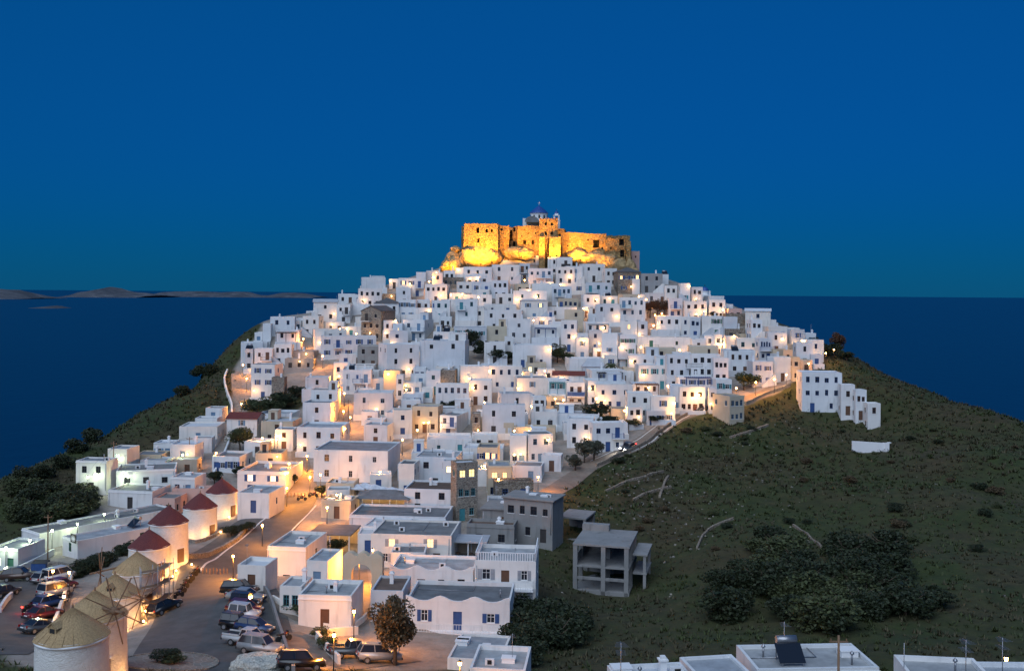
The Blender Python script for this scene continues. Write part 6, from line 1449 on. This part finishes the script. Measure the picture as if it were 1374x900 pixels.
for i, (x, y, h, r_, kd, lab) in enumerate([(345,562,4.8,3.8,'mid','wide shrub glowing beside the footpath lamp'),(363,556,4.6,3.6,'mid','green shrub in the middle of the walled garden slope'),(381,548,4.2,3.4,'dark','dark shrub against the garden wall of the sloping plot'),(398,535,3.0,2.6,'dark','dark shrub under the grey stone house'),
   (594,452,3.6,2.4,'bronze','flowering shrub beside the small blue railed house'),(606,460,2.8,2.2,'dark','low dark shrub next to the flowering shrub in mid town'),(632,470,5.6,3.0,'dark','tall dark tree between the blank white walls'),(649,483,5.4,3.4,'dark','rounded dark tree amid the white houses'),(668,487,4.0,3.4,'dark','low spreading tree beside the rounded dark one'),(682,488,3.2,2.8,'dark','dark hedge shrub under the wide white house'),
   (748,487,5.4,3.2,'mid','tree catching lamp light beside the wide white house'),(762,488,3.2,2.2,'mid','smaller tree beside the lamp lit corner in mid town'),(872,427,5.2,1.9,'bronze','tall bronze leaved tree in the walled garden, over lamps'),(882,425,5.4,1.9,'bronze','bronze leaved tree beside the green balconies'),(892,424,4.6,1.7,'bronze','bronze leaved tree at the far garden wall'),
   (800,566,4.2,3.4,'dark','round dark bush below the row of blue windows'),(816,575,3.0,3.0,'dark','flat dark bush on the bank below the blue windows'),(998,524,4.6,2.6,'mid','leafy tree lit by the lamp at the end of the road'),(1012,520,3.4,2.0,'mid','shrub glowing orange beside the last road lamp'),(1046,466,4.0,2.0,'dark','dark tree in front of the ochre house'),(1075,458,2.6,1.6,'dark','dark shrub on the terrace above the ochre house'),
   (1092,470,3.4,2.2,'dark','dark shrub at the seaward end of the town'),(1106,480,3.4,2.4,'dark','dark shrub beside the end lamps'),(1120,478,3.6,2.4,'dark','shrub on the brow past the last houses'),(1124,474,5.6,2.2,'bronze','reddish bare topped tree on the skyline past the last houses'),(1136,484,2.4,2.2,'dark','low shrub on the skyline past the last houses'),
   (784,622,4.6,2.4,'olive','silvery olive tree by the lower end of the hill road'),(797,618,4.4,2.4,'olive','silvery olive tree beside the blue windowed corner house'),(772,632,3.2,2.0,'olive','smaller olive tree over the road lamp'),(598,550,2.0,1.8,'dark','potted shrub on the planted terrace'),(612,550,2.2,2.0,'dark','leafy shrub in the middle of the planted terrace'),(625,548,2.2,1.8,'dark','shrub at the end of the planted terrace'),
   (886,548,2.6,1.6,'mid','flowering shrub by the lamp at the top of the hill road'),(880,570,2.2,2.2,'dark','dark shrub on the bank beside the hill road'),(848,575,2.0,2.6,'dark','low dark shrub under the arched house'),(958,428,2.4,1.6,'dark','dark shrub in front of the green shutters'),(945,470,2.4,1.6,'dark','shrub at the foot of the tall dark windows'),(960,470,2.6,1.6,'mid','shrub beside the brightest wall lamp'),
   (530,455,3.0,1.6,'dark','dark shrub at the foot of the tall stone house'),(432,668,2.4,1.6,'mid','shrub at the cafe corner with lamps'),(446,668,2.2,1.6,'mid','small tree in front of the cafe wall'),(392,650,2.2,1.4,'dark','shrub beside the bar with string lights'),(412,740,2.2,2.0,'dark','climbing plant on the glowing restaurant pavilion'),(452,742,2.2,2.0,'dark','leafy shrub at the pavilion entrance'),(418,828,1.8,2.2,'mid','clipped hedge shrub behind the lane bend'),(404,824,1.8,2.2,'mid','clipped hedge shrub beside the villa'),(430,858,1.4,1.2,'mid','small round shrub on the forecourt ramp'),(438,872,1.4,1.2,'mid','small round shrub under the ramp lamp'),
   (222,890,1.2,1.5,'dark','low plants in the middle of the round island'),(234,893,1.0,1.2,'mid','small plant beside the low plants of the round island'),(330,716,1.8,1.6,'dark','low shrub in front of the white annex'),(310,720,1.6,1.8,'dark','spreading shrub below the half hidden windmill'),(288,650,2.6,1.8,'dark','shrub between the footpath and the pink terrace'),(320,640,2.2,1.6,'dark','shrub by the blue windowed house')]):
    tree(x, y, h, r_, kd, lab, i+3, False, None, 'shrub' if h < 4 else 'tree', True, 'shrub' if h < 4 else 'tree')
# palm
p = hit(820, 487, 5); pr = empty('palm_tree', (p.x, p.y, p.z-5)); tag(pr, 'palm tree beside the steep pale pyramid roof', 'palm')
mb = MB(); mb.tube([(0,0,-.5),(.1,0,2),(.05,0,4.6)], .2, 8, 0, .16); mb.build('trunk', bark, pr)
for k in range(18):
    a = k*2.399; el = .9-.07*k; mb = MB(); pts_ = []
    for i in range(7):
        t = i/6; pts_.append(Vector((math.cos(a)*2.1*t*math.cos(el*.6), math.sin(a)*2.1*t*math.cos(el*.6), 4.6+1.5*t*math.sin(el)+.5*t-1.7*t*t)))
    s_ = Vector((-math.sin(a), math.cos(a), 0))
    for i in range(6):
        wa, wb_ = .38*math.sin(math.pi*(i+.3)/6.6), .38*math.sin(math.pi*(i+1.3)/6.6)*(0 if i == 5 else 1)
        mb.quad(pts_[i]-s_*wa-Vector((0,0,.12)), pts_[i], pts_[i+1], pts_[i+1]-s_*wb_-Vector((0,0,.12))); mb.quad(pts_[i], pts_[i]+s_*wa-Vector((0,0,.12)), pts_[i+1]+s_*wb_-Vector((0,0,.12)), pts_[i+1])
    mb.build('frond', leaf_mid, pr)
# bushes on the open slopes
SZ = lambda v, a, b: 'small' if v < a else ('large' if v > b else 'medium')
br = random.Random(5); nb = 0
left_b = [(272,507,3.2),(262,512,2.6),(210,540,3.4),(196,548,3.2),(186,556,2.6),(152,574,3.4),(140,583,3.2),(124,594,2.6),(104,606,2.4),(230,532,2.2),(285,503,2.4),(60,640,2.2),(30,650,2.6),(84,628,2.2),(245,530,2.2)]
for i, (x, y, r_) in enumerate(left_b):
    tree(x, y, r_*1.3, r_*1.1, 'dark', 'dark rounded bush on the seaward brow of the hill', i, False, 'bushes on the seaward brow', 'bush', False, 'bush')
for i in range(26):
    kd = br.choice(['dark', 'mid']); x, y = br.uniform(20, 120), br.uniform(662, 702); r_ = br.uniform(1.6, 3.0)
    if y > 705-(x-20)*.1: y -= 14
    tree(x, y, r_*1.2, r_*1.2, kd, SZ(r_, 2.0, 2.6)+' '+TONE[kd]+' bush in the thicket behind the long flat roofed building', i, False, 'thicket behind the long building', 'bush', False, 'bush')
for i in range(20):
    x, y = br.uniform(110, 165), br.uniform(735, 775); r_ = br.uniform(.9, 1.5); x = 95+(775-y)*2.0+br.uniform(-8, 14)
    tree(x, y, r_*1.2, r_*1.2, 'dark', 'low bush on the bank between the workshop and the mills', i, False, 'bushes on the bank behind the mills', 'bush', False, 'bush')
for i in range(62):
    t = br.random(); x = 975+br.gauss(110, 75); y = 790+br.gauss(0, 34)+(x-1050)*.06; r_ = br.uniform(1.5, 3.2); kd = br.choice(['dark', 'dark', 'mid'])
    if not (935 < x < 1300 and 735 < y < 862): continue
    tree(x, y, r_*1.25, r_*1.25, kd, SZ(r_, 2.0, 2.7)+' '+TONE[kd]+' bush in the hollow, '+('close to the white roofs' if y > 805 else ('under the dry stone wall' if x < 1110 and y < 790 else ('in the heart of the thicket' if x < 1130 else 'on the outer edge of the thicket'))), i, False, 'bushes filling the hollow', 'bush', False, 'bush')
for i, (x, y, r_) in enumerate([(700,832,2.2),(712,850,2.4),(735,838,2.6),(755,848,2.8),(768,862,2.4),(745,868,2.6),(720,872,2.2),(690,866,1.8),(775,842,2.0),(705,890,2.0)]):
    tree(x, y, r_*1.3, r_*1.2, 'dark', 'dark bush on the bank below the balconied white houses', i, False, 'bushes below the balconied houses', 'bush', False, 'bush')
for i in range(46):
    x, y = br.uniform(830, 1370), br.uniform(575, 740); r_ = br.uniform(.6, 1.3); kd = br.choice(['dark', 'mid', 'brown'])
    u_, v_ = unroll(x, y); p = gp(x, y)
    if inpoly(p.x, p.y, town_poly): continue
    if x > 1150 and y < 540+(x-1150)*.2: continue
    tree(x, y, r_*1.0, r_*1.3, kd, SZ(r_, .8, 1.1)+' '+TONE[kd]+' low bush on the open slope, '+('below the hill road' if x < 950 else ('below the stepped guest house' if x < 1140 else ('near the walled white plot' if x < 1240 else 'out towards the bare skyline'))), i, False, 'low bushes on the open slope', 'bush', False, 'bush')
# scrub tufts and loose stones over the open ground: uncountable
rr = np.random.default_rng(3)
def scatter(n, xr, yr, keep):
    out_ = []
    while len(out_) < n:
        x = rr.uniform(*xr); y = rr.uniform(*yr)
        if keep(x, y): out_.append((x, y, ground(x, y)))
    return out_
def open_ground(x, y):
    if abs(x) > 140: return False
    fx = int((x-GX0)/GS); fy = int((y-GY0)/GS)
    return mask[fy, fx] < .15
def tufts(n, mats, name, lab, size, keep):
    P_ = scatter(n, (-125, 135), (85, 290), keep); V = []; Fc = []; mi = []
    for (x, y, z) in P_:
        s = size*rr.uniform(.5, 1.5)*(1 if y < 170 else 1.3); k0 = noise.noise(Vector((x*.08, y*.08, 0)))
        mt = 0 if k0 > .05 else (1 if rr.random() < .75 else 2)
        for k in range(6):
            a = rr.uniform(0, 6.283); ln = rr.uniform(.3, .9)*s; dx, dy = math.cos(a), math.sin(a); ox, oy = rr.uniform(-.3, .3)*s, rr.uniform(-.3, .3)*s; n0 = len(V)
            V += [(x+ox-dy*.16*s, y+oy+dx*.16*s, z-.06), (x+ox+dy*.16*s, y+oy-dx*.16*s, z-.06), (x+ox+dx*ln, y+oy+dy*ln, z+s*rr.uniform(.35, .8))]
            Fc.append((n0, n0+1, n0+2)); mi.append(mt)
    me = bpy.data.meshes.new(name); me.from_pydata(V, [], Fc)
    for m_ in mats: me.materials.append(m_)
    me.polygons.foreach_set('material_index', mi); tag(inst(name, me), lab, None, None, 'stuff')
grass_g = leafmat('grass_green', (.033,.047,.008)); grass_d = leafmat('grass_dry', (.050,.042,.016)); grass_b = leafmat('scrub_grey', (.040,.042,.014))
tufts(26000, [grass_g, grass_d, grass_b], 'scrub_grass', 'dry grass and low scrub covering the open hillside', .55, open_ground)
stone_grey = stonework('field_stone', [(.10,.095,.09), (.18,.17,.155), (.13,.125,.115)], 1.5)
def stones(n, name, lab, keep, smin, smax, xr, yr):
    P_ = scatter(n, xr, yr, keep); V = []; Fc = []
    base = [(-1,-1,-1),(1,-1,-1),(1,1,-1),(-1,1,-1),(-.7,-.7,1),(.7,-.7,1),(.7,.7,1),(-.7,.7,1)]; q = ((0,3,2,1),(4,5,6,7),(0,1,5,4),(1,2,6,5),(2,3,7,6),(3,0,4,7))
    for (x, y, z) in P_:
        s = rr.uniform(smin, smax); a = rr.uniform(0, 6.28); c, sn = math.cos(a), math.sin(a); n0 = len(V)
        for (bx, by, bz) in base:
            bx, by, bz = bx*s*rr.uniform(.6, 1.2), by*s*rr.uniform(.5, 1.1), bz*s*.55*rr.uniform(.5, 1.2); V.append((x+bx*c-by*sn, y+bx*sn+by*c, z+bz+.1*s))
        Fc += [tuple(n0+i for i in f) for f in q]
    me = bpy.data.meshes.new(name); me.from_pydata(V, [], Fc); me.materials.append(stone_grey); tag(inst(name, me), lab, None, None, 'stuff')
tc = gp(860, 655); rc_ = gp(1000, 580); sc2 = gp(700, 745)
def rubble_zone(x, y):
    return open_ground(x, y) and (math.hypot(x-tc.x, (y-tc.y)*.7) < 16*abs(rr.normal()) or math.hypot(x-rc_.x, y-rc_.y) < 7*abs(rr.normal()) or rr.random() < .006)
stones(420, 'loose_stones', 'loose grey field stones scattered on the slope', rubble_zone, .08, .26, (-10, 110), (110, 250))
# ------------------------------------------------------------- labels: what sets each house apart, then what it stands beside
NUM = ['no', 'one', 'two', 'three', 'four', 'five', 'six', 'seven', 'eight', 'nine', 'ten', 'eleven', 'twelve']
CW = {'blue': 'blue', 'teal': 'teal', 'green': 'green', 'brown': 'brown', 'dark': 'dark', 'grey': 'grey', 'lblue': 'pale blue', 'white': 'white'}
LM = [(H, H['label']) for H in PL if H['label']]
MARK = [('the castle bastion', at(645,354,334)), ('the castle keep', at(735,350,334)), ('the castle end wall', at(830,364,334)), ('the tall stone house', gp(498,446)), ('the stepped street', gp(462,560)), ('the upper stepped street', gp(430,470)), ('the sea side footpath', gp(320,530)), ('the palm tree', gp(820,505)),
 ('the bronze leaved trees', gp(882,425)), ('the dark tree cluster', gp(650,483)), ('the long red roof', gp(762,512)), ('the round dark bush', gp(800,566)), ('the hill road', gp(900,566)), ('the last road lamps', gp(1047,512)), ('the ochre house', gp(1045,478)), ('the big white hall', gp(470,645)), ('the windmills', gp(265,722)), ('the lit veranda', gp(168,650)),
 ('the lamp lit alley', gp(545,600)), ('the planted terrace', gp(612,548)), ('the blue pergola house', gp(732,452)), ('the green shutters', gp(842,470)), ('the olive trees', gp(790,620)), ('the unfinished concrete house', gp(710,725)), ('the archway', gp(485,790)), ('the car park', gp(330,820)), ('the balustraded house', gp(680,800)), ('the white hipped roof house', gp(716,420)), ('the hipped slate roof house', gp(518,422)), ('the brown stone house', gp(845,380)), ('the stepped guest house', gp(1100,540)), ('the red ridged house', gp(325,578)), ('the walled garden slope', gp(370,558)), ('the tall thin chimney', gp(380,440)), ('the big dark windowed house', gp(947,500)), ('the hillside seen from the square', gp(600,500)), ('the white church with dark dome', gp(945,396))]
MARK.pop(); MARK = [m for m in MARK if 'hillside' not in m[0]]
seen = {}
def words(s): return len(s.split())
def house_label(H, level):
    size = 'broad' if H['w'] > 10 else ('narrow' if H['w'] < 4.2 else ('small' if H['w']*H['h'] < 18 else ''))
    stw = ['', 'one storey', 'two storey', 'three storey'][min(3, max(1, int(round(H['st']))))]
    kw = KIND_WORDS[H['kind']]; o = H['o']
    lead = ' '.join(t for t in (size, stw if level > 0 or not size else '', kw, 'house') if t)
    feats = []
    if 'bal' in o: feats.append(CW[BC(o.get('bc', H['colr']))]+' balcony')
    if 'perg' in o: feats.append(CW[BC(o.get('bc', H['colr']))]+' pergola')
    if 'gable' in o or 'hip' in o: feats.append({'red': 'red', 'slate': 'slate', 'white': 'pale', 'grey': 'grey'}[o.get('tile', 'slate')]+' pitched roof')
    if H['nwin']: feats.append((NUM[min(12, H['nwin'])]+' ' if H['nwin'] < 5 else 'many ')+CW[H['colr']]+(' shuttered' if H['shut'] else '')+(' window' if H['nwin'] == 1 else ' windows'))
    elif H['ndoor']: feats.append('a '+CW[H['colr']]+' door')
    else: feats.append('a blank front')
    feats += H['feats'][:1]
    use = feats[:1] if level == 0 else feats[:2]
    if level == 0 and len(feats) > 1 and 'window' in feats[0]: use = feats[:1]
    P0 = Vector((H['x'], H['y'], 0)); ds = sorted((math.hypot(m[1].x-H['x'], m[1].y-H['y']), m[0], m[1]) for m in MARK); d0, nm, pm = ds[min(level-2, 3) if level > 2 else 0]
    dy = ground(H['x'], H['y'])-ground(pm.x, pm.y)
    rel = 'beside' if d0 < 9 else (('uphill from' if dy > 2.2 else ('downhill from' if dy < -2.2 else 'level with')))
    if d0 > 26: rel = 'well '+rel if rel != 'level with' else rel
    return lead+' with '+' and '.join(use)+', '+rel+' '+nm
groups = {}
for H in PL:
    if H['label']: seen[H['label']] = 1; tag(H['root'], H['label'], 'house', 'houses of the white hill town')
for H in PL:
    if H['label']: continue
    lab = None
    for lv in (0, 1, 3, 4, 5):
        c = house_label(H, lv).replace('a a ', 'a ')
        c = c.replace('shuttered ', '') if words(c) > 16 else c
        if c not in seen and words(c) <= 16: lab = c; break
    lab = lab or house_label(H, 0)
    if words(lab) > 16: lab = lab.split(' with ')[0]+','+lab.split(',')[-1]
    seen[lab] = 1; tag(H['root'], lab, 'house', 'houses of the white hill town')
lseen = {}
TW = {'w': 'warm', 'o': 'orange', 'p': 'pale', 'g': 'greenish'}
for (root, px, py, tone, wallm, lab) in LAMPS:
    best = sorted((math.hypot(H['x']-root.location.x, H['y']-root.location.y+2), i) for i, H in enumerate(PL))[:6]
    ok = None; ds = sorted((math.hypot(m[1].x-root.location.x, m[1].y-root.location.y), m[0]) for m in MARK)[:5]
    for d0, nm in ds:
        for c in ('lit %s %s lamp near %s' % (TW[tone], 'wall' if wallm else 'post', nm),):
            if c not in lseen: ok = c; break
        if ok: break
    if not ok:
        for _, bi in best:
            hl = PL[bi]['root']['label'].split(',')[0]
            c = 'lit %s lamp by the %s' % (TW[tone], hl)
            if c not in lseen and words(c) <= 16: ok = c; break
    ok = ok or 'lit %s lamp near %s' % (TW[tone], ds[0][1]); lseen[ok] = 1
    tag(root, ok, 'lamp', 'street lamps of the town')  # group also holds the lamps added on random house fronts
for H in PL:
    if words(H['root']['label']) > 16: print('LONG', H['root']['label'])
print('DUP', len(PL)-len({H['root']['label'] for H in PL}))
